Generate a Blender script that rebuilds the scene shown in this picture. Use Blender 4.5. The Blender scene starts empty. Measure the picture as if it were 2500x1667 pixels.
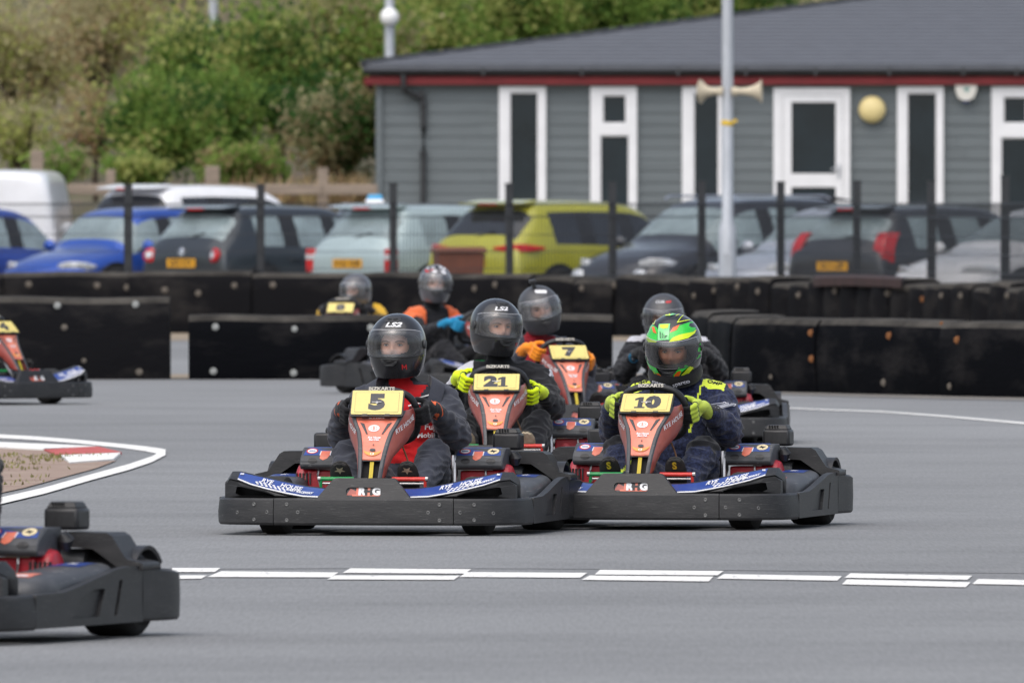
import bpy, bmesh, math, random
from mathutils import Vector, Matrix, noise
from mathutils.bvhtree import BVHTree
from mathutils.geometry import tessellate_polygon

random.seed(7)
R = math.radians
SC = bpy.context.scene
COL = SC.collection

# ------------------------------------------------------------------ camera
# measured on the photograph (2500 x 1667): horizon at y = 500, eye 1.45 m, focal length 38500 px
F, CX, YH, H = 38500.0, 1250.0, 500.0, 1.45
cam_d = bpy.data.cameras.new('camera')
cam = bpy.data.objects.new('camera', cam_d); COL.objects.link(cam)
cam_d.sensor_width = 36.0
cam_d.lens = F / 2500 * 36
cam_d.clip_start = 1.0
cam_d.clip_end = 3000
cam.location = (0, 0, H)
cam.rotation_euler = (math.pi / 2 - math.atan((833.5 - YH) / F), 0, 0)
cam_d.dof.use_dof = True
cam_d.dof.focus_distance = 70.6
cam_d.dof.aperture_fstop = cam_d.lens / 39.0
SC.camera = cam

# ------------------------------------------------------------------ sky and sun (bright overcast)
w = bpy.data.worlds.new('World'); SC.world = w; w.use_nodes = True
nt = w.node_tree; nt.nodes.clear()
sky = nt.nodes.new('ShaderNodeTexSky'); sky.sky_type = 'NISHITA'; sky.sun_disc = False
SUN_EL, SUN_ROT = R(58), R(205)
sky.sun_elevation = SUN_EL; sky.sun_rotation = SUN_ROT
sky.air_density = 1.0; sky.dust_density = 3.0; sky.ozone_density = 0.6
bg = nt.nodes.new('ShaderNodeBackground'); bg.inputs['Strength'].default_value = 0.15
out = nt.nodes.new('ShaderNodeOutputWorld')
grey = nt.nodes.new('ShaderNodeHueSaturation'); grey.inputs['Saturation'].default_value = 0.62     # thin even cloud
nt.links.new(sky.outputs[0], grey.inputs['Color']); nt.links.new(grey.outputs[0], bg.inputs[0]); nt.links.new(bg.outputs[0], out.inputs[0])
sun_d = bpy.data.lights.new('sun', 'SUN'); sun_d.energy = 1.3; sun_d.angle = R(100); sun_d.color = (1.0, 0.95, 0.88)
sun = bpy.data.objects.new('sun', sun_d); COL.objects.link(sun)
# sky rotation is measured from +Y towards +X
sdir = Vector((math.sin(SUN_ROT) * math.cos(SUN_EL), math.cos(SUN_ROT) * math.cos(SUN_EL), math.sin(SUN_EL)))
sun.rotation_euler = sdir.to_track_quat('Z', 'Y').to_euler()
sun.location = (0, 60, 40)
SC.view_settings.view_transform = 'Standard'; SC.view_settings.look = 'None'
SC.view_settings.gamma = 1.0; SC.view_settings.use_curve_mapping = False
SC.view_settings.exposure = 0.42
SC.render.engine = 'CYCLES'
SC.cycles.use_denoising = True
SC.cycles.max_bounces = 8
SC.cycles.transparent_max_bounces = 24

# ------------------------------------------------------------------ helpers
def px(x, y, z=0.0):
    """photo pixel -> point on the level z"""
    d = F * (H - z) / (y - YH)
    return Vector(((x - CX) * d / F, d, z))

def pxd(x, y, d):
    """photo pixel -> point at distance d"""
    return Vector(((x - CX) * d / F, d, H - (y - YH) * d / F))

def hexc(h):
    h = h.lstrip('#')
    c = [int(h[i:i + 2], 16) / 255 for i in (0, 2, 4)]
    return tuple(x / 12.92 if x <= 0.04045 else ((x + 0.055) / 1.055) ** 2.4 for x in c)

def tag(o, label=None, cat=None, group=None, kind=None):
    if label: o['label'] = label
    if cat: o['category'] = cat
    if group: o['group'] = group
    if kind: o['kind'] = kind
    return o

def empty(name, loc=(0, 0, 0), rz=0.0):
    o = bpy.data.objects.new(name, None); COL.objects.link(o)
    o.empty_display_size = 0.1
    o.location = loc; o.rotation_euler = (0, 0, rz)
    return o

def link(name, me, parent=None, mat=None):
    o = bpy.data.objects.new(name, me); COL.objects.link(o)
    if parent: o.parent = parent
    if mat is not None:
        o.matrix_local = mat
    return o

def copy_tree(o, parent=None):
    c = o.copy(); COL.objects.link(c); c.parent = parent
    for ch in list(o.children):
        copy_tree(ch, c)
    return c

MATS = {}
def mat(name, col, rough=0.5, metal=0.0, var=0.0, vscale=8.0, bump=0.0, bscale=60.0, col2=None, spec=0.5,
        coat=0.0, stretch=(1, 1, 1), island=0.0, bdist=0.01, sheen=0.0, rvar=0.0, contrast=(0.35, 0.65), scratch=None, rand=False):
    """procedural material: base colour broken up by noise, fine relief, optional per-leaf variation"""
    if name in MATS: return MATS[name]
    m = bpy.data.materials.new(name); m.use_nodes = True
    nt = m.node_tree; b = nt.nodes['Principled BSDF']
    b.inputs['Base Color'].default_value = (*col, 1)
    b.inputs['Roughness'].default_value = rough
    b.inputs['Metallic'].default_value = metal
    b.inputs['Specular IOR Level'].default_value = spec
    b.inputs['Coat Weight'].default_value = coat
    b.inputs['Coat Roughness'].default_value = 0.08
    b.inputs['Sheen Weight'].default_value = sheen
    tc = nt.nodes.new('ShaderNodeTexCoord')
    mp = nt.nodes.new('ShaderNodeMapping'); mp.inputs['Scale'].default_value = stretch
    nt.links.new(tc.outputs['Object'], mp.inputs['Vector'])
    if rand:
        oi = nt.nodes.new('ShaderNodeObjectInfo'); ml = nt.nodes.new('ShaderNodeMath'); ml.operation = 'MULTIPLY'; ml.inputs[1].default_value = 37.0
        cb = nt.nodes.new('ShaderNodeCombineXYZ'); nt.links.new(oi.outputs['Random'], ml.inputs[0])
        for k in range(3): nt.links.new(ml.outputs[0], cb.inputs[k])
        nt.links.new(cb.outputs[0], mp.inputs['Location'])
    src = None
    if var > 0 or col2:
        n = nt.nodes.new('ShaderNodeTexNoise'); n.inputs['Scale'].default_value = vscale
        n.inputs['Detail'].default_value = 6; n.inputs['Roughness'].default_value = 0.65
        nt.links.new(mp.outputs[0], n.inputs['Vector'])
        rp = nt.nodes.new('ShaderNodeValToRGB')
        rp.color_ramp.elements[0].position = contrast[0]; rp.color_ramp.elements[1].position = contrast[1]
        c2 = col2 if col2 else tuple(min(1, c * (1 + var)) for c in col)
        c1 = col if col2 else tuple(c * (1 - var) for c in col)
        rp.color_ramp.elements[0].color = (*c1, 1); rp.color_ramp.elements[1].color = (*c2, 1)
        nt.links.new(n.outputs['Fac'], rp.inputs['Fac'])
        src = rp.outputs['Color']
        if rvar > 0:
            mr = nt.nodes.new('ShaderNodeMapRange')
            mr.inputs['To Min'].default_value = max(0.02, rough - rvar); mr.inputs['To Max'].default_value = min(1, rough + rvar)
            nt.links.new(n.outputs['Fac'], mr.inputs['Value']); nt.links.new(mr.outputs[0], b.inputs['Roughness'])
    if scratch:
        for (sx, sy, sz, sc, lo, hi) in ((0.5, 0.5, 9, 22, 0.66, 0.70), (1.4, 1.4, 3.5, 16, 0.69, 0.74)):
            mp2 = nt.nodes.new('ShaderNodeMapping'); mp2.inputs['Scale'].default_value = (sx, sy, sz); mp2.inputs['Rotation'].default_value = (0, R(9 * sx), 0)
            nt.links.new(mp.outputs[0], mp2.inputs['Vector'])
            ns = nt.nodes.new('ShaderNodeTexNoise'); ns.inputs['Scale'].default_value = sc; ns.inputs['Detail'].default_value = 3; nt.links.new(mp2.outputs[0], ns.inputs['Vector'])
            m9 = nt.nodes.new('ShaderNodeMapRange'); m9.inputs['From Min'].default_value = lo; m9.inputs['From Max'].default_value = hi; m9.inputs['To Max'].default_value = 0.75
            nt.links.new(ns.outputs['Fac'], m9.inputs['Value'])
            mx = nt.nodes.new('ShaderNodeMix'); mx.data_type = 'RGBA'; nt.links.new(m9.outputs[0], mx.inputs['Factor'])
            nt.links.new(src, mx.inputs['A']); mx.inputs['B'].default_value = (*scratch, 1); src = mx.outputs['Result']
    if island > 0:
        g = nt.nodes.new('ShaderNodeNewGeometry')
        hs = nt.nodes.new('ShaderNodeHueSaturation')
        m1 = nt.nodes.new('ShaderNodeMapRange'); m1.inputs['To Min'].default_value = 1 - island; m1.inputs['To Max'].default_value = 1 + island
        nt.links.new(g.outputs['Random Per Island'], m1.inputs['Value']); nt.links.new(m1.outputs[0], hs.inputs['Value'])
        m2 = nt.nodes.new('ShaderNodeMath'); m2.operation = 'MULTIPLY'; m2.inputs[1].default_value = 7.13
        m3 = nt.nodes.new('ShaderNodeMath'); m3.operation = 'FRACT'
        m4 = nt.nodes.new('ShaderNodeMapRange'); m4.inputs['To Min'].default_value = 0.5 - 0.06 * island; m4.inputs['To Max'].default_value = 0.5 + 0.06 * island
        nt.links.new(g.outputs['Random Per Island'], m2.inputs[0]); nt.links.new(m2.outputs[0], m3.inputs[0])
        nt.links.new(m3.outputs[0], m4.inputs['Value']); nt.links.new(m4.outputs[0], hs.inputs['Hue'])
        if src: nt.links.new(src, hs.inputs['Color'])
        else: hs.inputs['Color'].default_value = (*col, 1)
        src = hs.outputs['Color']
    if src: nt.links.new(src, b.inputs['Base Color'])
    if bump > 0:
        n2 = nt.nodes.new('ShaderNodeTexNoise'); n2.inputs['Scale'].default_value = bscale; n2.inputs['Detail'].default_value = 5
        nt.links.new(mp.outputs[0], n2.inputs['Vector'])
        bp = nt.nodes.new('ShaderNodeBump'); bp.inputs['Strength'].default_value = bump; bp.inputs['Distance'].default_value = bdist
        nt.links.new(n2.outputs['Fac'], bp.inputs['Height']); nt.links.new(bp.outputs[0], b.inputs['Normal'])
    MATS[name] = m
    return m

class MB:
    """collects shapes that become ONE mesh object"""
    def __init__(s): s.v, s.f, s.m = [], [], []
    def add(s, vs, fs, mi=0):
        o = len(s.v); s.v += [tuple(p) for p in vs]
        for f in fs:
            s.f.append([i + o for i in f]); s.m.append(mi)
        return s
    def box(s, c, size, mi=0, M=None, top=(1, 1)):
        hx, hy, hz = size[0] / 2, size[1] / 2, size[2] / 2
        vs = [Vector((x * hx * (top[0] if z > 0 else 1), y * hy * (top[1] if z > 0 else 1), z * hz)) for z in (-1, 1) for y in (-1, 1) for x in (-1, 1)]
        if M is not None: vs = [M @ p for p in vs]
        vs = [p + Vector(c) for p in vs]
        return s.add(vs, [(0, 2, 3, 1), (4, 5, 7, 6), (0, 1, 5, 4), (2, 6, 7, 3), (0, 4, 6, 2), (1, 3, 7, 5)], mi)
    def plate(s, outer, holes=(), d0=0.0, d1=0.01, fn=None, mi=0, wall_mi=None):
        """flat shape with holes, from depth d0 to d1; fn(a, b, depth) -> xyz"""
        loops = [list(outer)] + [list(h) for h in holes]
        flat = [p for l in loops for p in l]
        tris = tessellate_polygon([[Vector((p[0], p[1], 0)) for p in l] for l in loops])
        n = len(flat)
        vs = [fn(p[0], p[1], d0) for p in flat] + [fn(p[0], p[1], d1) for p in flat]
        fs = [tuple(t) for t in tris] + [tuple(i + n for i in reversed(t)) for t in tris]
        s.add(vs, fs, mi)
        vs2, fs2, o = [], [], 0
        for l in loops:
            k = len(l)
            for i in range(k):
                j = (i + 1) % k
                fs2.append((o + i, o + j, o + j + n, o + i + n))
            o += k
        s.add(vs, fs2, mi if wall_mi is None else wall_mi)
        return s
    def loft(s, rings, closed=True, caps=True, mi=0):
        k = len(rings[0]); vs = [p for r in rings for p in r]; fs = []
        for i in range(len(rings) - 1):
            for j in range(k if closed else k - 1):
                a, b = i * k + j, i * k + (j + 1) % k
                fs.append((a, b, b + k, a + k))
        if caps and closed:
            fs.append(tuple(reversed(range(k)))); fs.append(tuple(range((len(rings) - 1) * k, len(rings) * k)))
        return s.add(vs, fs, mi)
    def tube(s, path, r, seg=8, mi=0, closed=False, caps=True, flat=1.0):
        path = [Vector(p) for p in path]; n = len(path); rings = []
        up = Vector((0, 0, 1))
        for i, p in enumerate(path):
            if closed: t = (path[(i + 1) % n] - path[i - 1])
            else: t = path[min(i + 1, n - 1)] - path[max(i - 1, 0)]
            t.normalize()
            a = t.cross(up)
            if a.length < 1e-3: a = t.cross(Vector((0, 1, 0)))
            a.normalize(); b = a.cross(t)
            rr = r[i] if isinstance(r, (list, tuple)) else r
            rings.append([p + a * math.cos(2 * math.pi * k / seg) * rr + b * math.sin(2 * math.pi * k / seg) * rr * flat for k in range(seg)])
        if closed: rings.append(rings[0]); return s.loft(rings, True, False, mi)
        return s.loft(rings, True, caps, mi)
    def lathe(s, prof, M=None, seg=24, mi=0, caps=True, a0=0.0, a1=2 * math.pi):
        """profile [(radius, height)] turned about local Z, placed by M"""
        M = M or Matrix()
        rings = [[M @ Vector((r * math.cos(a0 + (a1 - a0) * k / seg), r * math.sin(a0 + (a1 - a0) * k / seg), h)) for k in range(seg)] for r, h in prof]
        return s.loft(rings, True, caps, mi)
    def ball(s, c, rad, seg=14, rows=9, mi=0, M=None):
        rings = []
        for i in range(rows + 1):
            la = -math.pi / 2 + math.pi * i / rows
            la = max(-1.55, min(1.55, la))
            ring = []
            for k in range(seg):
                lo = 2 * math.pi * k / seg
                p = Vector((rad[0] * math.cos(la) * math.cos(lo), rad[1] * math.cos(la) * math.sin(lo), rad[2] * math.sin(la)))
                if M is not None: p = M @ p
                ring.append(p + Vector(c))
            rings.append(ring)
        return s.loft(rings, True, True, mi)
    def capsule(s, a, b, ra, rb, mi=0, seg=12):
        a, b = Vector(a), Vector(b)
        s.ball(a, (ra, ra, ra), seg, 8, mi); s.ball(b, (rb, rb, rb), seg, 8, mi)
        return s.tube([a, b], [ra * 0.995, rb * 0.995], seg, mi)
    def mesh(s, name, mats, smooth=35, recalc=True):
        me = bpy.data.meshes.new(name)
        me.from_pydata([tuple(p) for p in s.v], [], s.f)
        for m in (mats if isinstance(mats, (list, tuple)) else [mats]): me.materials.append(m)
        me.polygons.foreach_set('material_index', s.m)
        me.update()
        if recalc:
            bm = bmesh.new(); bm.from_mesh(me)
            bmesh.ops.recalc_face_normals(bm, faces=bm.faces); bm.to_mesh(me); bm.free()
        if smooth:
            me.polygons.foreach_set('use_smooth', [True] * len(me.polygons))
            if smooth < 180: me.set_sharp_from_angle(angle=R(smooth))
        return me
    def build(s, name, mats, parent=None, smooth=35, bevel=0.0, M=None, segs=2):
        o = link(name, s.mesh(name, mats, smooth), parent, M)
        if bevel > 0:
            b = o.modifiers.new('bevel', 'BEVEL'); b.width = bevel; b.segments = segs; b.limit_method = 'ANGLE'; b.angle_limit = R(40)
            b.harden_normals = False
        return o
    def bvh(s): return BVHTree.FromPolygons([Vector(p) for p in s.v], s.f)

def XZ(y0):   # plate in the XZ plane, depth goes back along +Y
    return lambda a, b, d: Vector((a, y0 + d, b))
def YZ(x0, sgn=1):   # plate in the YZ plane, depth goes inwards
    return lambda a, b, d: Vector((sgn * (x0 - d), a, b))
def XY(z0):
    return lambda a, b, d: Vector((a, b, z0 + d))
def rrect(cx, cy, w_, h_, r, n=4):
    pts = []
    for (sx, sy, a0) in ((1, -1, -90), (1, 1, 0), (-1, 1, 90), (-1, -1, 180)):
        for k in range(n + 1):
            a = R(a0 + 90 * k / n)
            pts.append((cx + sx * (w_ / 2 - r) + r * math.cos(a), cy + sy * (h_ / 2 - r) + r * math.sin(a)))
    return pts
def oval(cx, cy, rx, ry, n=20):
    return [(cx + rx * math.cos(2 * math.pi * k / n), cy + ry * math.sin(2 * math.pi * k / n)) for k in range(n)]

def text_tris(s, size, bold=0.0, shear=0.0, width=1.0, fill=0.0):
    """letters as flat 2D triangles, centred on the origin"""
    cu = bpy.data.curves.new('letters', 'FONT'); cu.body = s; cu.size = size; cu.offset = bold; cu.shear = shear
    cu.align_x = 'CENTER'; cu.align_y = 'CENTER'; cu.resolution_u = 3
    o = bpy.data.objects.new('letters', cu); COL.objects.link(o)
    dg = bpy.context.evaluated_depsgraph_get()
    me = bpy.data.meshes.new_from_object(o.evaluated_get(dg))
    vs = [(p.co.x * width, p.co.y) for p in me.vertices]; fs = [tuple(p.vertices) for p in me.polygons]
    bpy.data.objects.remove(o); bpy.data.curves.remove(cu); bpy.data.meshes.remove(me)
    return vs, fs

def poly_tris(pts):
    t = tessellate_polygon([[Vector((p[0], p[1], 0)) for p in pts]])
    return list(pts), [tuple(x) for x in t]

def decal(items, M, mats, name, parent, bvh=None, off=0.0012, maxedge=0.02, split=False, k0=0):
    """flat print: items = [(verts2d, faces, mat index)], laid on the plane M (x, y, normal) or projected onto bvh along -normal"""
    if split:
        return [decal([it], M, mats, name, parent, bvh, off, maxedge, k0=i) for i, it in enumerate(items)]
    mb = MB(); nrm = (M.to_3x3() @ Vector((0, 0, 1))).normalized()
    for k, (vs, fs, mi) in enumerate(items, k0):
        if bvh is not None:
            bm = bmesh.new()
            bv = [bm.verts.new((p[0], p[1], 0)) for p in vs]
            for f in fs:
                try: bm.faces.new([bv[i] for i in f])
                except ValueError: pass
            for _ in range(5):
                es = [e for e in bm.edges if e.calc_length() > maxedge]
                if not es: break
                bmesh.ops.subdivide_edges(bm, edges=es, cuts=1)
            bmesh.ops.triangulate(bm, faces=bm.faces)
            bm.verts.index_update()
            out_v, bad = [], set()
            for v in bm.verts:
                p = M @ Vector((v.co.x, v.co.y, 0))
                h = bvh.ray_cast(p, -nrm, 1.0)
                if h[0] is None:
                    bad.add(v.index); out_v.append(p)
                else: out_v.append(h[0] + (h[1] if h[1].dot(nrm) > 0 else -h[1]) * (off + 0.0002 * k))
            fs2 = [tuple(v.index for v in f.verts) for f in bm.faces if not any(v.index in bad for v in f.verts)]
            bm.free(); mb.add(out_v, fs2, mi)
        else:
            mb.add([M @ Vector((p[0], p[1], off + 0.0004 * k)) for p in vs], fs, mi)
    me = mb.mesh(name, mats, smooth=0, recalc=False)
    return link(name, me, parent)

def frame(o, xd, yd):
    """matrix with origin o, x along xd, y along yd (made square), z = normal"""
    x = Vector(xd).normalized(); y = Vector(yd); y = (y - x * y.dot(x)).normalized(); z = x.cross(y)
    return Matrix(((x.x, y.x, z.x, o[0]), (x.y, y.y, z.y, o[1]), (x.z, y.z, z.z, o[2]), (0, 0, 0, 1)))

def sprite(pts, f=0.5):
    """Catmull-Rom through points"""
    res = []
    for i in range(len(pts) - 1):
        p0, p1, p2, p3 = [Vector(pts[max(0, min(len(pts) - 1, i + k))]) for k in (-1, 0, 1, 2)]
        n = max(2, int(1 / f))
        for k in range(n):
            t = k / n
            res.append(0.5 * ((2 * p1) + (p2 - p0) * t + (2 * p0 - 5 * p1 + 4 * p2 - p3) * t * t + (3 * p1 - p0 - 3 * p2 + p3) * t ** 3))
    res.append(Vector(pts[-1]))
    return res
# ================================================================== THE SETTING
def asphalt(name, base, seed):
    m = bpy.data.materials.new(name); m.use_nodes = True
    nt = m.node_tree; b = nt.nodes['Principled BSDF']
    tc = nt.nodes.new('ShaderNodeTexCoord')
    def nz(scale, detail, stretch):
        mp = nt.nodes.new('ShaderNodeMapping'); mp.inputs['Scale'].default_value = stretch; mp.inputs['Location'].default_value = (seed, seed * 2, 0)
        n = nt.nodes.new('ShaderNodeTexNoise'); n.inputs['Scale'].default_value = scale; n.inputs['Detail'].default_value = detail
        n.inputs['Roughness'].default_value = 0.7
        nt.links.new(tc.outputs['Object'], mp.inputs['Vector']); nt.links.new(mp.outputs[0], n.inputs['Vector'])
        return n
    big = nz(0.10, 4, (1.0, 0.5, 1)); grain = nz(70, 3, (1, 0.03, 1)); streak = nz(0.8, 5, (0.30, 0.5, 1))
    def ramp(n, a, c, p0, p1):
        r = nt.nodes.new('ShaderNodeValToRGB'); r.color_ramp.elements[0].position = p0; r.color_ramp.elements[1].position = p1
        r.color_ramp.elements[0].color = (*a, 1); r.color_ramp.elements[1].color = (*c, 1); nt.links.new(n.outputs['Fac'], r.inputs['Fac']); return r
    r1 = ramp(big, tuple(c * 0.86 for c in base), tuple(c * 1.12 for c in base), 0.35, 0.68)
    r2 = ramp(grain, (0.87, 0.87, 0.87), (1.12, 1.12, 1.12), 0.30, 0.72)
    r3 = ramp(streak, (0.86, 0.86, 0.865), (1.05, 1.05, 1.05), 0.30, 0.55)
    def mul(a, c):
        x = nt.nodes.new('ShaderNodeMix'); x.data_type = 'RGBA'; x.blend_type = 'MULTIPLY'; x.inputs['Factor'].default_value = 1
        nt.links.new(a, x.inputs['A']); nt.links.new(c, x.inputs['B']); return x.outputs['Result']
    nt.links.new(mul(mul(r1.outputs[0], r2.outputs[0]), r3.outputs[0]), b.inputs['Base Color'])
    b.inputs['Roughness'].default_value = 0.85; b.inputs['Specular IOR Level'].default_value = 0.25
    bp = nt.nodes.new('ShaderNodeBump'); bp.inputs['Strength'].default_value = 0.35; bp.inputs['Distance'].default_value = 0.004
    nt.links.new(grain.outputs['Fac'], bp.inputs['Height']); nt.links.new(bp.outputs[0], b.inputs['Normal'])
    return m

M_TRACK = asphalt('track_asphalt', (0.214, 0.218, 0.222), 3)
M_PARK = asphalt('car_park_asphalt', (0.13, 0.13, 0.135), 11)
M_EARTH = mat('earth', hexc('6b5a45'), 0.95, var=0.3, vscale=0.6, col2=hexc('55603a'), bump=0.5, bscale=3, bdist=0.1)
M_PAINT = mat('white_paint', (0.78, 0.77, 0.74), 0.75, col2=(0.30, 0.30, 0.30), vscale=34, stretch=(1, 0.06, 1), contrast=(0.56, 0.80), bump=0.2, bscale=80)
M_RED = mat('red_paint', hexc('b4524e'), 0.75, var=0.2, vscale=5)
M_DIRT = mat('dirt', hexc('8a7468'), 0.95, col2=hexc('9c8a7c'), vscale=1.6, bump=0.5, bscale=20, bdist=0.02)
M_SAND = mat('sand', hexc('94826a'), 0.95, col2=hexc('7d7468'), vscale=1.2)

def sheet(name, pts, z, m, parent=None, kind='structure'):
    mb = MB(); vs, fs = poly_tris([(p[0], p[1]) for p in pts])
    mb.add([(p[0], p[1], z) for p in vs], fs)
    o = mb.build(name, m, parent, smooth=0)
    # keep faces upward
    if o.data.polygons[0].normal.z < 0: o.data.flip_normals()
    if parent is None: o['kind'] = kind
    return o

ground = sheet('ground', [(-700, -60), (700, -60), (700, 1600), (-700, 1600)], -0.06, M_EARTH)
track = sheet('track', [(-45, 20), (45, 20), (45, 185), (-45, 185)], 0.0, M_TRACK)
car_park = sheet('car_park', [(-45, 185), (45, 185), (45, 221), (-45, 221)], 0.0, M_PARK)

def pxs(lst, z=0.0): return [px(x, y, z) for x, y in lst]
# start line dashes
dashes = [
    [(420, 1388), (538, 1388), (524, 1398), (420, 1398)], [(420, 1406), (505, 1406), (492, 1414), (420, 1415)],
    [(540, 1396), (826, 1399), (808, 1411), (506, 1410)],
    [(855, 1389), (1151, 1391), (1134, 1402), (836, 1400)], [(818, 1406), (1122, 1407), (1108, 1417), (798, 1416)],
    [(1140, 1398), (1434, 1400), (1416, 1412), (1122, 1410)],
    [(1465, 1392.5), (1767, 1395.5), (1752, 1406), (1452, 1404)], [(1440, 1406.5), (1742, 1409), (1730, 1421), (1420, 1417)],
    [(1768, 1403), (2056, 1408), (2044, 1419), (1750, 1414)],
    [(2076, 1401), (2374, 1407), (2362, 1417), (2062, 1412)], [(2068, 1416), (2370, 1423), (2358, 1435), (2056, 1428)],
    [(2388, 1415), (2620, 1420), (2620, 1432), (2374, 1427)],
]
for dsh in dashes: sheet('painted_dash', pxs(dsh), 0.004, M_PAINT, track)
# white edge line round the infield tip
cl = [(-120, 1060, 5), (0, 1066, 5), (74, 1070, 5), (185, 1078.5, 5), (296, 1089.5, 5.5), (351, 1096, 6.5), (392, 1103, 8), (404, 1106, 8.5)]
cl2 = [(404, 1106, 8.5), (370, 1124, 8), (314, 1143, 8), (222, 1168, 8), (111, 1200, 8.5), (0, 1226, 9), (-120, 1258, 9)]
for c in (cl, cl2):
    sheet('edge_line', pxs([(x, y - t * 0.9) for x, y, t in c] + [(x, y + t * 0.9) for x, y, t in reversed(c)]), 0.004 if c is cl else 0.008, M_PAINT, track)
c3 = [(1700, 990, 1.2), (1880, 995, 1.5), (2000, 1000.5, 1.8), (2150, 1005.5, 2), (2300, 1016.5, 2.6), (2500, 1034, 3.4), (2640, 1048, 3.6)]
sheet('edge_line', pxs([(x, y - t * 0.6) for x, y, t in c3] + [(x, y + t * 0.6) for x, y, t in reversed(c3)]), 0.004, M_PAINT, track)
c4 = [(300, 1388), (600, 1388.6), (900, 1387), (1300, 1388), (1700, 1391), (2560, 1400)]
M_JOINT = mat('tar_joint', (0.165, 0.167, 0.17), 0.85, col2=(0.21, 0.213, 0.217), vscale=3, stretch=(1, 0.1, 1))
sheet('tar_joint', pxs([(x, y - 0.5) for x, y in c4] + [(x, y + 0.5) for x, y in reversed(c4)]), 0.003, M_JOINT, track)
# infield with kerb
infield = sheet('infield', pxs([(-160, 1088), (104, 1101), (140, 1116), (170, 1133), (285, 1126), (232, 1146), (150, 1168), (60, 1193), (-160, 1240)]), 0.006, M_DIRT)
kerb = empty('kerb', px(150, 1105)); tag(kerb, kind='structure')
for pts, m in (([(-160, 1082), (0, 1084), (237, 1094), (111, 1102), (0, 1096), (-160, 1088)], M_PAINT), ([(104, 1100.5), (240, 1095), (297, 1109), (140, 1115.5)], M_RED), ([(150, 1116), (294, 1110), (276, 1126), (170, 1134)], M_PAINT)):
    mb = MB(); base = kerb.location
    q = [px(x, y, 0.0) for x, y in pts]
    mb.plate([(p.x - base.x, p.y - base.y) for p in q], (), 0.0, 0.014, XY(0.0))
    mb.build('kerb_block', m, kerb, smooth=0, bevel=0.004)
# infield tufts
def tufts(name, spots, n, hgt, m, spread):
    mb = MB()
    for (c, k) in spots:
        for _ in range(k):
            a = random.uniform(0, 6.28); rr = abs(random.gauss(0, 1)) * spread
            b = c + Vector((math.cos(a) * rr, math.sin(a) * rr * 2.0, 0)); hh = hgt * random.uniform(0.4, 1.1)
            t = random.uniform(0, 6.28); wv = Vector((math.cos(t), math.sin(t), 0)) * random.uniform(0.006, 0.014) * (hgt / 0.1) ** 0.5
            lean = Vector((random.gauss(0, 0.35), random.gauss(0, 0.35), 0)) * hh
            mb.add([b - wv, b + wv, b + lean * 0.5 + wv * 0.7 + Vector((0, 0, hh * 0.6)), b + lean + Vector((0, 0, hh)), b + lean * 0.5 - wv * 0.7 + Vector((0, 0, hh * 0.6))], [(0, 1, 2, 3, 4)])
    o = mb.build(name, m, None, smooth=0)
    return o
M_GRASS = mat('grass', hexc('7a7646'), 0.8, island=0.4)
M_DRY = mat('dry_grass', hexc('9a8560'), 0.9, island=0.35)
sp = [(px(random.uniform(-60, 190), random.uniform(1108, 1150), 0.006), random.randint(5, 16)) for _ in range(22)] + [(px(random.uniform(60, 170), random.uniform(1112, 1128), 0.006), 22) for _ in range(8)] + [(px(x, 1170 + (60 - x) * 0.25, 0.006), 14) for x in (10, 40, 80)]
tag(tufts('infield_grass', sp, 0, 0.022, M_GRASS, 0.12), 'sparse short grass on the bare infield', 'grass', kind='stuff')

# ------------------------------------------------------------------ rubber barriers
def rubber(name, c, c2):
    return mat(name, c, 0.75, col2=c2, vscale=1.5, stretch=(1, 1, 2.4), bump=0.3, bscale=14, bdist=0.02, spec=0.03, contrast=(0.50, 0.86), rand=True)
M_RUB = rubber('black_rubber', (0.004, 0.0044, 0.0058), (0.030, 0.028, 0.028))
M_RUB2 = rubber('worn_rubber', (0.009, 0.009, 0.0105), (0.040, 0.037, 0.035))
M_BOLT = mat('galvanised_bolt', (0.32, 0.33, 0.32), 0.5, 0.3, var=0.3, vscale=30)
M_BOLTR = mat('rusty_bolt', hexc('8a5a34'), 0.7, 0.3, var=0.3, vscale=40)
M_BOLTD = mat('dull_bolt', hexc('6e675f'), 0.7, 0.3, var=0.3, vscale=40)

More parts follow.
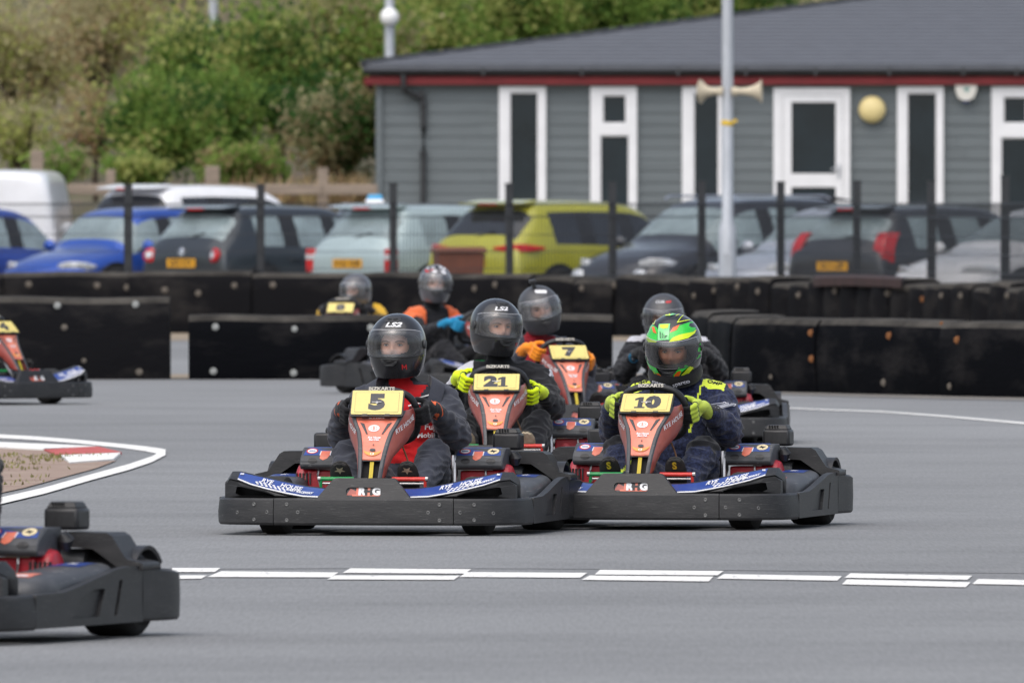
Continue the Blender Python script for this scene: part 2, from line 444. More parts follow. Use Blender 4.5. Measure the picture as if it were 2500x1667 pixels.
M_DUST = mat('dusty_rubber', (0.030, 0.028, 0.026), 0.9, col2=(0.080, 0.074, 0.066), vscale=2.5, stretch=(1, 1, 1), spec=0.1, rand=True)
def barrier(name, label, path, hgt, depth, seg_len, bulge, jag, m, group=None, lean=0.0, seed=1):
    rnd = random.Random(seed)
    path = [Vector((p[0], p[1], 0)) for p in path]
    root = empty(name, path[0]); tag(root, label, 'barrier', group)
    # resample
    acc, samples, rest = [], [], 0
    pl = [path[0]]
    for a, b in zip(path, path[1:]):
        n = max(1, int((b - a).length / 0.12))
        pl += [a + (b - a) * (k / n) for k in range(1, n + 1)]
    dist = [0.0]
    for a, b in zip(pl, pl[1:]): dist.append(dist[-1] + (b - a).length)
    total = dist[-1]
    def at(s):
        s = max(0, min(total, s))
        for i in range(len(pl) - 1):
            if dist[i + 1] >= s:
                t = (s - dist[i]) / max(1e-6, dist[i + 1] - dist[i]); d = (pl[i + 1] - pl[i]).normalized()
                return pl[i].lerp(pl[i + 1], t), d
        return pl[-1], (pl[-1] - pl[-2]).normalized()
    npan = max(1, round(total / seg_len)); L = total / npan
    for k in range(npan):
        hh = hgt + rnd.uniform(-jag, jag); off = rnd.uniform(-0.03, 0.03); rings = []; ph = rnd.uniform(0, 10)
        ns = max(7, int(L / 0.15))
        for i in range(ns + 1):
            t = i / ns; p, d = at(k * L + L * t * 0.997 + 0.001)
            nrm = Vector((d.y, -d.x, 0))    # towards the camera side
            b = bulge * (math.sin(math.pi * t) ** 0.5 - 0.6) + 0.022 * noise.noise((p.x * 1.7, ph, 0)) + off
            prof = []
            for (o_, z_) in ((0.0, 0.0), (0.012, 0.06), (0.02, hgt * 0.35), (0.016, hgt * 0.7), (0.004, hh - 0.05), (-0.03, hh - 0.008), (-0.10, hh), (-depth * 0.5, hh + 0.004), (-depth + 0.08, hh), (-depth, hh - 0.05), (-depth, 0.0)):
                wob = 0.018 * noise.noise((p.x * 2.3 + ph, z_ * 4, ph)) + 0.012 * noise.noise((p.x * 6 + ph, z_ * 9, ph))
                q = p + nrm * (o_ + (b + wob if o_ > -0.2 else 0)) + Vector((0, 0, z_ + (0.016 * noise.noise((p.x * 1.5, ph, 3)) - 0.5 * jag * (abs(t - 0.5) * 2) ** 4 if z_ > hh - 0.1 else 0)))
                q = q + nrm * (-lean * z_)
                prof.append(q - root.location)
            rings.append(prof)
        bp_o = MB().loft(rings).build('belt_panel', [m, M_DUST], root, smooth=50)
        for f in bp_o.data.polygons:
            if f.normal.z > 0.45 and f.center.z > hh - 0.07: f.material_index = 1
    return root, at, total

bolt_me = MB().lathe([(0.0, -0.01), (0.040, -0.01), (0.040, 0.004), (0.034, 0.010), (0.016, 0.010), (0.014, 0.022), (0.0, 0.024)], Matrix.Rotation(R(90), 4, 'X'), 14).mesh('bolt', [M_BOLT])
bolt_me.materials[0] = M_BOLT
def bolt(parent, wx, kind=M_BOLT, s=1.0, name='bolt'):
    o = link(name, bolt_me, parent)
    o.location = Vector(wx) - parent.location; s *= 0.82; o.scale = (s, s, s)
    o.material_slots[0].link = 'OBJECT'; o.material_slots[0].material = kind
    return o

def bolts_on(root, lst, bvhroot=True):
    """lst of (px x, px y, material, size): fix bolts where the pixel's line meets the barrier face"""
    dg = None
    vs, fs = [], []
    for ch in root.children:
        if ch.name.startswith('belt_panel'):
            o = len(vs); vs += [root.location + v.co for v in ch.data.vertices]; fs += [tuple(i + o for i in p.vertices) for p in ch.data.polygons]
    tree = BVHTree.FromPolygons(vs, fs)
    for (x, y, m, s) in lst:
        d = (pxd(x, y, 100) - Vector((0, 0, H))).normalized()
        h = tree.ray_cast(Vector((0, 0, H)), d)
        if h[0] is not None: bolt(root, h[0] + Vector((0, -0.004, 0)), m, s)

def PX(x, d): return ((x - CX) * d / F, d)
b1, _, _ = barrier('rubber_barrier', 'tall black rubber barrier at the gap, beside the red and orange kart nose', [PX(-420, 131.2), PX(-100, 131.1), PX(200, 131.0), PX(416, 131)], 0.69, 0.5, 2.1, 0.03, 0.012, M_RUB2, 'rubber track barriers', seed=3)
bolts_on(b1, [(140, 746, M_BOLT, 0.9), (331, 743, M_BOLT, 0.9), (157, 799, M_BOLTD, 0.8), (340, 908, M_BOLTD, 0.9), (70, 884, M_BOLTD, 0.7), (205, 880, M_BOLTD, 0.6)])
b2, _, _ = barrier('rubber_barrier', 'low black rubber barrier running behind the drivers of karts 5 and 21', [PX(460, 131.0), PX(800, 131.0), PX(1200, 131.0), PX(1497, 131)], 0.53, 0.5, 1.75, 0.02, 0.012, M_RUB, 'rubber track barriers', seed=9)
bolts_on(b2, [(526, 798, M_BOLT, 0.9), (719, 803, M_BOLT, 0.8), (521, 906, M_BOLT, 0.9), (717, 910, M_BOLT, 0.9), (905, 800, M_BOLT, 0.9), (1460, 905, M_BOLTD, 0.8)])
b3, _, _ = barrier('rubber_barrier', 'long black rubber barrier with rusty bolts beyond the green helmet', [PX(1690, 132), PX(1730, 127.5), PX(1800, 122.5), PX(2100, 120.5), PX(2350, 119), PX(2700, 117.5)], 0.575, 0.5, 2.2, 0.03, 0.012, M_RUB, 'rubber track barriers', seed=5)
bolts_on(b3, [(1981, 813, M_BOLTR, 0.9), (1983, 876, M_BOLTR, 0.9), (2172, 820, M_BOLTR, 0.9), (2338, 830, M_BOLTR, 0.9), (2159, 934, M_BOLTD, 0.9), (2320, 943, M_BOLTD, 0.8), (2299, 790, M_BOLTR, 0.5), (1883, 920, M_BOLTD, 0.6)])
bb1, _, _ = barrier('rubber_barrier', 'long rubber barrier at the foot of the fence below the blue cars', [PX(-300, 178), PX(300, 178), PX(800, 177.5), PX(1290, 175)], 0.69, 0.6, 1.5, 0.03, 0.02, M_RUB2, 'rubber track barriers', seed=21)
bolts_on(bb1, [(70, 694, M_BOLTD, 1.1), (237, 697, M_BOLTD, 1.1), (310, 702, M_BOLTD, 1.1), (402, 708, M_BOLTD, 1.1), (484, 716, M_BOLTD, 1.1), (572, 697, M_BOLTD, 1.0), (666, 696, M_BOLTD, 1.1), (1160, 705, M_BOLTD, 1.1), (1210, 695, M_BOLTD, 1.1), (156, 735, M_BOLTR, 0.9)])
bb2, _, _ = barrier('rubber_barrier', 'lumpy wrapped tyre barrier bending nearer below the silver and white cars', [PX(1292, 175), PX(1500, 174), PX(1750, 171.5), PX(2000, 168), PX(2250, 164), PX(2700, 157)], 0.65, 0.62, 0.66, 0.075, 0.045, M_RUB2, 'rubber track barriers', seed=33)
bolts_on(bb2, [(1422, 704, M_BOLTD, 1.1), (1502, 696, M_BOLTD, 1.1), (1696, 722, M_BOLTD, 1.0), (1745, 710, M_BOLTD, 1.0), (1802, 700, M_BOLTD, 1.1), (1852, 712, M_BOLTD, 1.1), (1951, 721, M_BOLTD, 1.1), (2040, 711, M_BOLTD, 1.1), (2168, 716, M_BOLTD, 1.1), (2254, 731, M_BOLTR, 1.0), (2300, 722, M_BOLTD, 1.0), (2347, 722, M_BOLTD, 1.0), (2461, 722, M_BOLTD, 1.0)])
M_BELTRED = mat('red_brown_belt', hexc('33201f'), 0.8, var=0.3, vscale=6)
q0, q1 = Vector((*PX(1985, 168.0), 0)), Vector((*PX(2200, 164.6), 0))
mb = MB(); rings = []
for k in range(9):
    p = q0.lerp(q1, k / 8); z = 0.642 + 0.014 * math.sin(k / 8 * math.pi)
    rings.append([p + Vector((dx, dy, z + dz)) - q0 for dx, dy, dz in ((0.0, -0.03, -0.06), (0.0, -0.035, 0.03), (0.03, 0.25, 0.055), (0.06, 0.5, 0.03), (0.05, 0.45, 0.0), (0.02, 0.1, 0.0))])
o = mb.loft(rings).build('rubber_strip', M_BELTRED, None, smooth=60); o.location = q0
tag(o, 'faded red brown rubber strip lying on the lumpy tyre barrier', 'strip')
# sandy verge under the far barriers
sheet('verge', [PX(-500, 131.2), PX(1700, 131.2), PX(1690, 134.5), PX(-500, 135)], 0.004, M_SAND)
sheet('verge', [PX(-500, 168), PX(800, 168.5), PX(1500, 168), PX(2600, 154), PX(2700, 156.5), PX(1600, 173), PX(800, 177.6), PX(-500, 178.1)], 0.004, M_SAND)
sheet('verge', [PX(1790, 121.2), PX(2110, 118.9), PX(2360, 117.4), PX(2720, 115.6), PX(2720, 117.9), PX(2350, 119.4), PX(2100, 120.9), PX(1800, 122.9)], 0.005, mat('verge_grit', hexc('85807a'), 0.95, col2=hexc('6c6a68'), vscale=4))

# ------------------------------------------------------------------ mesh fence
M_FENCE = mat('black_fence_paint', (0.02, 0.022, 0.026), 0.45, var=0.2, vscale=20)
posts = [(-20, 186), (313, 186), (637, 186), (960, 185.5), (1243, 184.5), (1495, 183.5), (1713, 182), (1906, 180), (2092, 177.5), (2274, 174.5), (2454, 171), (2640, 167)]
ptop = [450, 452, 452, 450, 450, 446, 444, 446, 444, 444, 432, 430]
fence = empty('mesh_fence', (*PX(-20, 186), 0)); tag(fence, 'black wire mesh fence with tall square posts along the car park', 'fence')
pp = [Vector((*PX(x, d), 0)) for x, d in posts]
for p, (x, d), yt in zip(pp, posts, ptop):
    top = pxd(x, yt, d).z
    mb = MB(); q = p - fence.location
    mb.box(q + Vector((0, 0, top / 2)), (0.092, 0.07, top)); mb.box(q + Vector((0, 0, top + 0.004)), (0.105, 0.085, 0.02))
    mb.box(q + Vector((0, 0, 0.006)), (0.15, 0.15, 0.012))
    mb.build('post', M_FENCE, fence, smooth=0)
for a, b in zip(pp, pp[1:]):
    mb = MB(); d = (b - a); L = d.length; d.normalize(); n = int(L / 0.05)
    nn = Vector((d.y, -d.x, 0))
    a2, b2_ = a + nn * 0.04, b + nn * 0.04
    for k in range(1, n):
        q = a2 + d * (L * k / n) - fence.location
        mb.tube([q + Vector((0, 0, 0.08)), q + Vector((0, 0, 1.46))], 0.0040, 4, caps=False)
    for z in (0.1, 0.3, 0.5, 0.7, 0.9, 1.1, 1.3, 1.45):
        for dz in (0.0, 0.018) if z > 1.2 else (0.0,):
            mb.tube([a2 - fence.location + Vector((0, 0, z + dz)) + nn * 0.008, b2_ - fence.location + Vector((0, 0, z + dz)) + nn * 0.008], 0.0042, 4, caps=False)
    mb.build('mesh_panel', M_FENCE, fence, smooth=0)

# ------------------------------------------------------------------ loudspeaker pole
M_GALV = mat('galvanised_steel', hexc('b4b8be'), 0.5, 0.35, var=0.14, vscale=5, stretch=(1, 1, 0.3))
M_HORN = mat('cream_plastic', hexc('bdb29c'), 0.5, var=0.1, vscale=6)
M_TAPE = mat('yellow_tape', hexc('d8b43a'), 0.6, var=0.2, vscale=20)
pd = 179.2; pb = Vector((*PX(1776, pd), 0))
pole = empty('lamp_pole', pb); tag(pole, 'tall grey steel pole carrying two cream loudspeaker horns, behind the barrier', 'pole')
zb = pxd(0, 556, pd).z
MB().lathe([(0.0, 0), (0.1, 0), (0.1, zb), (0.066, zb + 0.10), (0.066, 3.0), (0.060, 6.5), (0.0, 6.5)], seg=20).build('shaft', M_GALV, pole)
MB().box((0.0, -0.10, 0.75), (0.10, 0.012, 0.32)).build('hatch', M_GALV, pole, bevel=0.006)
zt = pxd(0, 300, pd).z
mb = MB(); mb.lathe([(0.068, -0.035), (0.071, -0.03), (0.071, 0.02), (0.068, 0.025)], Matrix.Translation((0, 0, zt)) @ Matrix.Rotation(R(9), 4, 'Y'), 20)
mb.box((0.085, -0.03, zt + 0.02), (0.05, 0.008, 0.035)); mb.build('tape', M_TAPE, pole)
zh = pxd(0, 224, pd).z
for sx, le, bell in ((1, 0.34, 0.125), (-1, 0.27, 0.13)):
    M = Matrix.Translation((sx * 0.05, -0.06, zh)) @ Matrix.Rotation(R(90 * sx), 4, 'Y') @ Matrix.Rotation(R(-18 if sx < 0 else 6), 4, 'X')
    mb = MB(); mb.lathe([(0.0, 0.0), (0.050, 0.0), (0.054, 0.05), (0.040, 0.08), (0.045, le * 0.45), (0.065, le * 0.7), (bell, le), (bell + 0.008, le), (bell + 0.008, le - 0.012), (bell - 0.012, le - 0.008), (0.05, le * 0.66), (0.0, le * 0.6)], M, 22)
    h_ = mb.build('horn_loudspeaker', M_HORN, pole)
    MB().tube([(0, -0.02, zh - 0.02), (sx * 0.06, -0.06, zh - 0.03), (sx * 0.10, -0.06, zh - 0.045)], 0.012, 6).build('bracket', M_GALV, h_)

# ------------------------------------------------------------------ raised ground and bank behind the car park
def bank_z(x, y):
    if y < 219: return -0.05
    pts = [(219, -0.05), (222.8, 0.93), (236, 0.97), (246, 1.6), (256, 3.2), (268, 8.5), (280, 12), (400, 12)]
    for (a, za), (b, zb_) in zip(pts, pts[1:]):
        if y <= b:
            t = (y - a) / (b - a); t = t * t * (3 - 2 * t) if a > 230 else t
            z = za + (zb_ - za) * t
            break
    else: z = 12
    if y > 236: z += 0.35 * noise.noise((x * 0.3, y * 0.3, 0)) * min(1, (y - 236) / 8)
    return z
mb = MB(); xs = [-45 + 1.0 * i for i in range(91)]; ys = [218.6, 219, 220, 221, 222, 222.8, 224] + [225 + 1.5 * i for i in range(34)] + [300, 400]
vs = [(x, y, bank_z(x, y)) for y in ys for x in xs]; n = len(xs)
mb.add(vs, [(j * n + i, j * n + i + 1, (j + 1) * n + i + 1, (j + 1) * n + i) for j in range(len(ys) - 1) for i in range(n - 1)])
M_BANK = mat('bank_soil', hexc('6f6358'), 0.95, col2=hexc('5a5c42'), vscale=0.9, stretch=(1, 1, 2), bump=0.5, bscale=3, bdist=0.1)
o = mb.build('embankment', M_BANK, None, smooth=60); o['kind'] = 'structure'

# ------------------------------------------------------------------ timber knee rail
M_TIMBER = mat('weathered_timber', hexc('8d7f72'), 0.9, var=0.22, vscale=7, stretch=(0.3, 1, 3), bump=0.4, bscale=30)
kr = empty('timber_rail', (*PX(140, 224.5), 0.94)); tag(kr, 'weathered timber knee rail on short posts below the bushes', 'fence')
ks = F / 224.5
for xa, xb in ((-200, 270), (272, 516), (520, 786), (790, 922)):
    p0, p1 = pxd(xa, 462, 224.5), pxd(xb, 464, 224.5)
    mb = MB(); mid = (p0 + p1) / 2 - kr.location
    mb.box(mid, ((p1 - p0).length, 0.09, 0.15)); mb.build('rail', M_TIMBER, kr, smooth=0, bevel=0.015)
for x, yt, hw in ((90, 368, 17), (270, 414, 12), (518, 406, 19), (788, 410, 14)):
    p = pxd(x, yt, 224.8); zc = (p.z + 0.9) / 2
    mb = MB(); mb.box(Vector((p.x, p.y + 0.11, zc)) - kr.location, (2 * hw / ks, 0.15, p.z - 0.9), top=(0.94, 0.9)); mb.build('post', M_TIMBER, kr, smooth=0, bevel=0.015)
# ================================================================== CLUB BUILDING
BD = 226.0; bs = F / BD
def bx(x): return (x - CX) / bs
def bz(y): return H + (YH - y) / bs
M_CLAD = mat('grey_cladding', hexc('666d70'), 0.75, var=0.10, vscale=1.5, stretch=(1, 1, 6), bump=0.15, bscale=40, rand=True)
M_ROOF = mat('roof_felt', hexc('575a61'), 0.8, var=0.10, vscale=3, stretch=(1, 2, 1), bump=0.3, bscale=25)
M_GUT = mat('black_plastic_gutter', (0.03, 0.031, 0.034), 0.45, var=0.2, vscale=4)
M_FASC = mat('red_fascia', hexc('7d2226'), 0.6, var=0.12, vscale=3)
M_UPVC = mat('white_upvc', (0.80, 0.80, 0.82), 0.35, var=0.04, vscale=3)
M_PANE = mat('dark_window_glass', (0.014, 0.024, 0.032), 0.05, var=0.2, vscale=1, spec=0.7)
FLOOR = 0.95
bld = empty('clubhouse', (bx(925), BD, FLOOR)); tag(bld, 'long single storey grey clad building with red fascia and white windows', 'building')
O = bld.location
XL, XR, BK = bx(925), 13.5, BD + 12
ZE = bz(192)       # underside of eave
mb = MB(); mb.box(((XL + XR) / 2 - O.x, (BD + 0.03 + BK) / 2 - O.y, (ZE - FLOOR) / 2 - 0.1), (XR - XL, BK - BD - 0.03, ZE - FLOOR + 0.2)); mb.build('wall', M_CLAD, bld, smooth=0)
mb = MB(); mb.box(((XL + XR) / 2 - O.x, (BD + BK) / 2 - O.y, -0.35), (XR - XL + 0.04, BK - BD + 0.04, 0.7)); mb.build('plinth', mat('brick_plinth', hexc('6a5248'), 0.9, var=0.25, vscale=9), bld, smooth=0)
pitch = 28.0 / bs
nb = int((ZE - FLOOR) / pitch) + 1
board = MB(); Lb = XR - XL
prof = [(0.0, 0.0), (-0.024, 0.0), (-0.027, 0.006), (-0.015, pitch + 0.010), (0.0, pitch + 0.010)]
board.loft([[Vector((sx, p[0], p[1])) for p in prof] for sx in (0.0, 1.0)])
board_me = board.mesh('cladding_board', M_CLAD, 0)
rb_ = random.Random(4)
for k in range(nb):
    cuts = [0.0] + sorted(rb_.uniform(0.8, 3.0) + 3.7 * i for i in range(4)) + [Lb]
    for a, b in zip(cuts, cuts[1:]):
        o = link('cladding_board', board_me, bld); o.location = (a, 0.025 + rb_.uniform(-0.0015, 0.0015), k * pitch); o.scale = (b - a - 0.004, 1, 1)
side = MB().loft([[Vector((p[0], sy, p[1])) for p in prof] for sy in (0.0, BK - BD)]).mesh('cladding_board', M_CLAD, 0)
for k in range(nb):
    o = link('cladding_board', side, bld); o.location = (0.002, 0.0, k * pitch)
MB().box((0.0, -0.01, (ZE - FLOOR) / 2), (0.09, 0.09, ZE - FLOOR)).build('corner_trim', M_CLAD, bld, smooth=0)
# fascia, soffit, gutter
xl_e = bx(893)
zf0, zf1 = bz(207), bz(188)
MB().box(((xl_e + XR) / 2 - O.x, -0.16, (zf0 + zf1) / 2 - FLOOR), (XR - xl_e, 0.03, zf1 - zf0)).build('fascia', M_FASC, bld, smooth=0)
MB().box((xl_e - O.x - 0.016, 5.9, (zf0 + zf1) / 2 - FLOOR), (0.03, 12.0, zf1 - zf0)).build('fascia', M_FASC, bld, smooth=0)
MB().box(((xl_e + XR) / 2 - O.x, -0.06, zf0 - FLOOR + 0.02), (XR - xl_e, 0.17, 0.02)).build('soffit', M_UPVC, bld, smooth=0)
gz = bz(182) - FLOOR
ring = [Vector((0, -0.23 + 0.06 * math.cos(a), gz + 0.05 + 0.06 * math.sin(a))) for a in [math.pi + math.pi * k / 8 for k in range(9)]] + [Vector((0, -0.23 + 0.052 * math.cos(a), gz + 0.05 + 0.052 * math.sin(a))) for a in [2 * math.pi - math.pi * k / 8 for k in range(9)]]
MB().loft([[p + Vector((x, 0, 0)) for p in ring] for x in (xl_e - O.x - 0.03, XR - O.x)]).build('gutter', M_GUT, bld)
for x in (1180, 1420, 1655, 1820, 1990, 2170, 2350, 2480):
    MB().box((bx(x) - O.x, -0.235, gz + 0.035), (0.05, 0.135, 0.11)).build('gutter_bracket', M_GUT, bld, smooth=0)
# hip roof
ze = gz + 0.06; xe = xl_e - O.x - 0.05; slope = 0.137; run = 9.5; ov = -0.30
def ridge(a): return ze + 0.10 + slope * a
mb = MB()
A = Vector((xe, ov, ze)); A2 = Vector((xe, ov, ze + 0.09)); 
B = Vector((XR - O.x + 0.4, ov, ze)); B2 = Vector((XR - O.x + 0.4, ov, ze + 0.09))
Cp = Vector((xe + run, ov + run, ridge(run))); Dp = Vector((XR - O.x + 0.4, ov + run, ridge(run)))
E = Vector((xe, ov + 2 * run, ze)); E2 = Vector((xe, ov + 2 * run, ze + 0.09)); Gp = Vector((XR - O.x + 0.4, ov + 2 * run, ze)); G2 = Gp + Vector((0, 0, 0.09))
mb.add([A, A2, B, B2, Cp, Dp, E, E2, Gp, G2], [(0, 2, 3, 1), (1, 3, 5, 4), (0, 1, 7, 6), (1, 4, 7), (7, 4, 5, 9), (2, 8, 9, 5, 3), (0, 6, 8, 2)])
roof = mb.build('roof', M_ROOF, bld, smooth=0)
for k in range(22):     # courses of felt, each a shallow step
    a = 0.35 + k * 0.42
    if a > run - 0.2: break
    z = ze + 0.092 + (ridge(run) - ze - 0.09) * a / run
    MB().box(((xe + a + XR - O.x) / 2, ov + a, z + 0.003), (XR - O.x - xe - a, 0.05, 0.012), M=Matrix.Rotation(math.atan(slope), 3, 'X')).build('felt_course', M_ROOF, roof, smooth=0)
hip = MB().tube([A2 + Vector((0, 0, 0.0)), Cp], 0.05, 8).build('hip_cap', M_GUT, roof)
# down pipe
mb = MB()
mb.tube(sprite([(bx(985) - O.x, -0.22, gz + 0.02), (bx(986) - O.x, -0.22, bz(215) - FLOOR), (bx(995) - O.x, -0.16, bz(226) - FLOOR), (bx(1020) - O.x, -0.09, bz(238) - FLOOR), (bx(1033) - O.x, -0.06, bz(258) - FLOOR), (bx(1033) - O.x, -0.06, 0.0)], 0.2), 0.042, 10)
for y in (262, 380): mb.lathe([(0.042, 0), (0.052, 0.004), (0.052, 0.06), (0.042, 0.064)], Matrix.Translation((bx(1033) - O.x, -0.06, bz(y) - FLOOR)), 12)
mb.build('down_pipe', M_GUT, bld)
# windows and door
def window(xa, xb, ytop, panes, zbot=0.18):
    z1 = bz(ytop) - FLOOR; fw = MB(); holes = []
    fn = lambda a, b, d: Vector((a, -0.075 + d, b))
    for (pa, pb, pt, pbm) in panes:
        zt_ = bz(pt) - FLOOR; zb_ = (bz(pbm) - FLOOR) if pbm else zbot + 0.1
        holes.append([(bx(pa) - O.x, zb_), (bx(pb) - O.x, zb_), (bx(pb) - O.x, zt_), (bx(pa) - O.x, zt_)])
    fw.plate([(bx(xa) - O.x, zbot), (bx(xb) - O.x, zbot), (bx(xb) - O.x, z1), (bx(xa) - O.x, z1)], holes, 0.0, 0.07, fn)
    wnd = fw.build('window', M_UPVC, bld, smooth=0, bevel=0.008)
    for hl in holes:
        MB().plate(hl, (), 0.036, 0.046, fn).build('pane', M_PANE, wnd, smooth=0)
        g = 0.02
        x0, x1, z0, z1_ = hl[0][0], hl[1][0], hl[0][1], hl[2][1]
        MB().plate(hl, [[(x0 + g, z0 + g), (x1 - g, z0 + g), (x1 - g, z1_ - g), (x0 + g, z1_ - g)]], 0.018, 0.036, fn).build('glazing_bead', M_UPVC, wnd, smooth=0)
    MB().box(((bx(xa) + bx(xb)) / 2 - O.x, -0.11, zbot - 0.02), (bx(xb) - bx(xa) + 0.06, 0.13, 0.035)).build('sill', M_UPVC, wnd, smooth=0, bevel=0.006)
    return wnd
window(1218, 1333, 212, [(1243, 1315, 225, None)])
window(1441, 1555, 212, [(1470, 1530, 232, 303), (1464, 1537, 330, None)])
window(1665, 1782, 212, [(1692, 1756, 226, None)])
window(2190, 2303, 212, [(2213, 2288, 226, None)])
window(2420, 2536, 212, [(2448, 2508, 236, 303), (2442, 2514, 335, None)])
fn = lambda a, b, d: Vector((a, -0.075 + d, b))
zT = bz(215) - FLOOR
door = MB().plate([(bx(1888) - O.x, 0.0), (bx(2075) - O.x, 0.0), (bx(2075) - O.x, zT), (bx(1888) - O.x, zT)], [[(bx(1910) - O.x, 0.04), (bx(2058) - O.x, 0.04), (bx(2058) - O.x, bz(232) - FLOOR), (bx(1910) - O.x, bz(232) - FLOOR)]], 0.0, 0.07, fn).build('door', M_UPVC, bld, smooth=0, bevel=0.008)
lo = [(bx(1911) - O.x, 0.045), (bx(2057) - O.x, 0.045), (bx(2057) - O.x, bz(233) - FLOOR), (bx(1911) - O.x, bz(233) - FLOOR)]
h1 = [(bx(1932) - O.x, bz(424) - FLOOR), (bx(2040) - O.x, bz(424) - FLOOR), (bx(2040) - O.x, bz(250) - FLOOR), (bx(1932) - O.x, bz(250) - FLOOR)]
h2 = [(bx(1932) - O.x, 0.2), (bx(2040) - O.x, 0.2), (bx(2040) - O.x, bz(457) - FLOOR), (bx(1932) - O.x, bz(457) - FLOOR)]
MB().plate(lo, [h1, h2], 0.012, 0.06, fn).build('door_leaf', M_UPVC, door, smooth=0, bevel=0.006)
for h_ in (h1, h2): MB().plate(h_, (), 0.034, 0.044, fn).build('pane', M_PANE, door, smooth=0)
mb = MB(); hx, hz = bx(2048) - O.x, bz(413) - FLOOR
mb.box((hx, -0.07, hz - 0.03), (0.035, 0.02, 0.2)); mb.tube([(hx, -0.07, hz), (hx, -0.115, hz), (hx - 0.11, -0.118, hz)], 0.011, 8); mb.build('handle', M_GALV, door)
# wall light and alarm box: things fixed to the wall
M_LENS = mat('cream_opal_lens', hexc('e0cd92'), 0.35, var=0.05, vscale=3, spec=0.5)
p = pxd(2129, 268, BD - 0.05); r = 33 / bs
wl = empty('wall_light', p); tag(wl, 'round cream bulkhead light on the cladding beside the white door', 'light')
Mx = Matrix.Rotation(R(90), 4, 'X')
MB().lathe([(0, -0.04), (r * 0.94, -0.04), (r * 0.94, 0.02), (0, 0.02)], Mx, 28).build('base', M_GUT, wl)
MB().lathe([(r, 0.0), (r, 0.03), (r * 0.93, 0.065), (r * 0.75, 0.10), (r * 0.45, 0.125), (0.0, 0.13), ], Mx, 28).build('lens', M_LENS, wl)
p = pxd(2358, 222, BD - 0.05)
al = empty('alarm_box', p); tag(al, 'small white shield shaped alarm sounder high on the wall under the fascia', 'alarm box')
sh = [(-0.155, 0.145), (0.155, 0.145), (0.15, 0.0), (0.11, -0.10), (0.04, -0.14), (-0.04, -0.14), (-0.11, -0.10), (-0.15, 0.0)]
MB().plate(sh, (), -0.09, 0.03, XZ(0)).build('cover', mat('alarm_white', (0.74, 0.72, 0.66), 0.4, var=0.05), al, smooth=0, bevel=0.03)
MB().plate([(-0.06, -0.13), (0.06, -0.13), (0.04, -0.17), (-0.04, -0.17)], (), -0.05, 0.02, XZ(0)).build('strobe', mat('blue_strobe', (0.03, 0.05, 0.25), 0.2), al, smooth=0, bevel=0.008)
decal([(*poly_tris([(-0.04, 0.05), (0.03, 0.05), (0.06, 0.02), (0.0, -0.03), (-0.02, 0.01)]), 0)], frame((0, -0.091, 0), (1, 0, 0), (0, 0, 1)), [mat('alarm_print', hexc('6d9a92'), 0.5)], 'print', al)
# ================================================================== TREES AND BUSHES
def leafmat(name, c, c2):
    m = mat(name, hexc(c), 0.75, col2=hexc(c2), vscale=1.3, island=0.20, spec=0.2)
    nt = m.node_tree; b = nt.nodes['Principled BSDF']; o = nt.nodes['Material Output']
    t = nt.nodes.new('ShaderNodeBsdfTranslucent'); x = nt.nodes.new('ShaderNodeMixShader'); x.inputs[0].default_value = 0.55
    nt.links.new(b.inputs['Base Color'].links[0].from_socket, t.inputs[0])
    nt.links.new(b.outputs[0], x.inputs[1]); nt.links.new(t.outputs[0], x.inputs[2]); nt.links.new(x.outputs[0], o.inputs[0])
    return m
M_LG = leafmat('leaf_green', '62803a', '8ba452')
M_LD = leafmat('leaf_dark_green', '35552a', '4e7036')
M_LY = leafmat('leaf_yellow_green', '9ca85c', 'bcbc78')
M_LO = leafmat('leaf_olive', 'a39c78', 'bdb48c')
M_LB = leafmat('leaf_russet', 'ac9070', 'a0966c')
M_BARK = mat('bark', hexc('4d4138'), 0.95, var=0.3, vscale=8, bump=0.6, bscale=20)

def leaves(mb, pts, size, rnd, mi_f, droop=0.0):
    for p in pts:
        s = size * rnd.uniform(0.6, 1.35)
        u = Vector((rnd.gauss(0, 1), rnd.gauss(0, 1), rnd.gauss(0, 1) - droop)).normalized()
        v = u.cross(Vector((rnd.gauss(0, 1), rnd.gauss(0, 1), rnd.gauss(0, 1)))).normalized()
        a, b = u * s, v * s * 0.42
        k = u.cross(v) * s * 0.18
        mb.add([p - a * 0.5, p + b - k * 0.3, p + a * 0.6 + k, p - b - k * 0.3], [(0, 1, 2, 3)], mi_f(p))

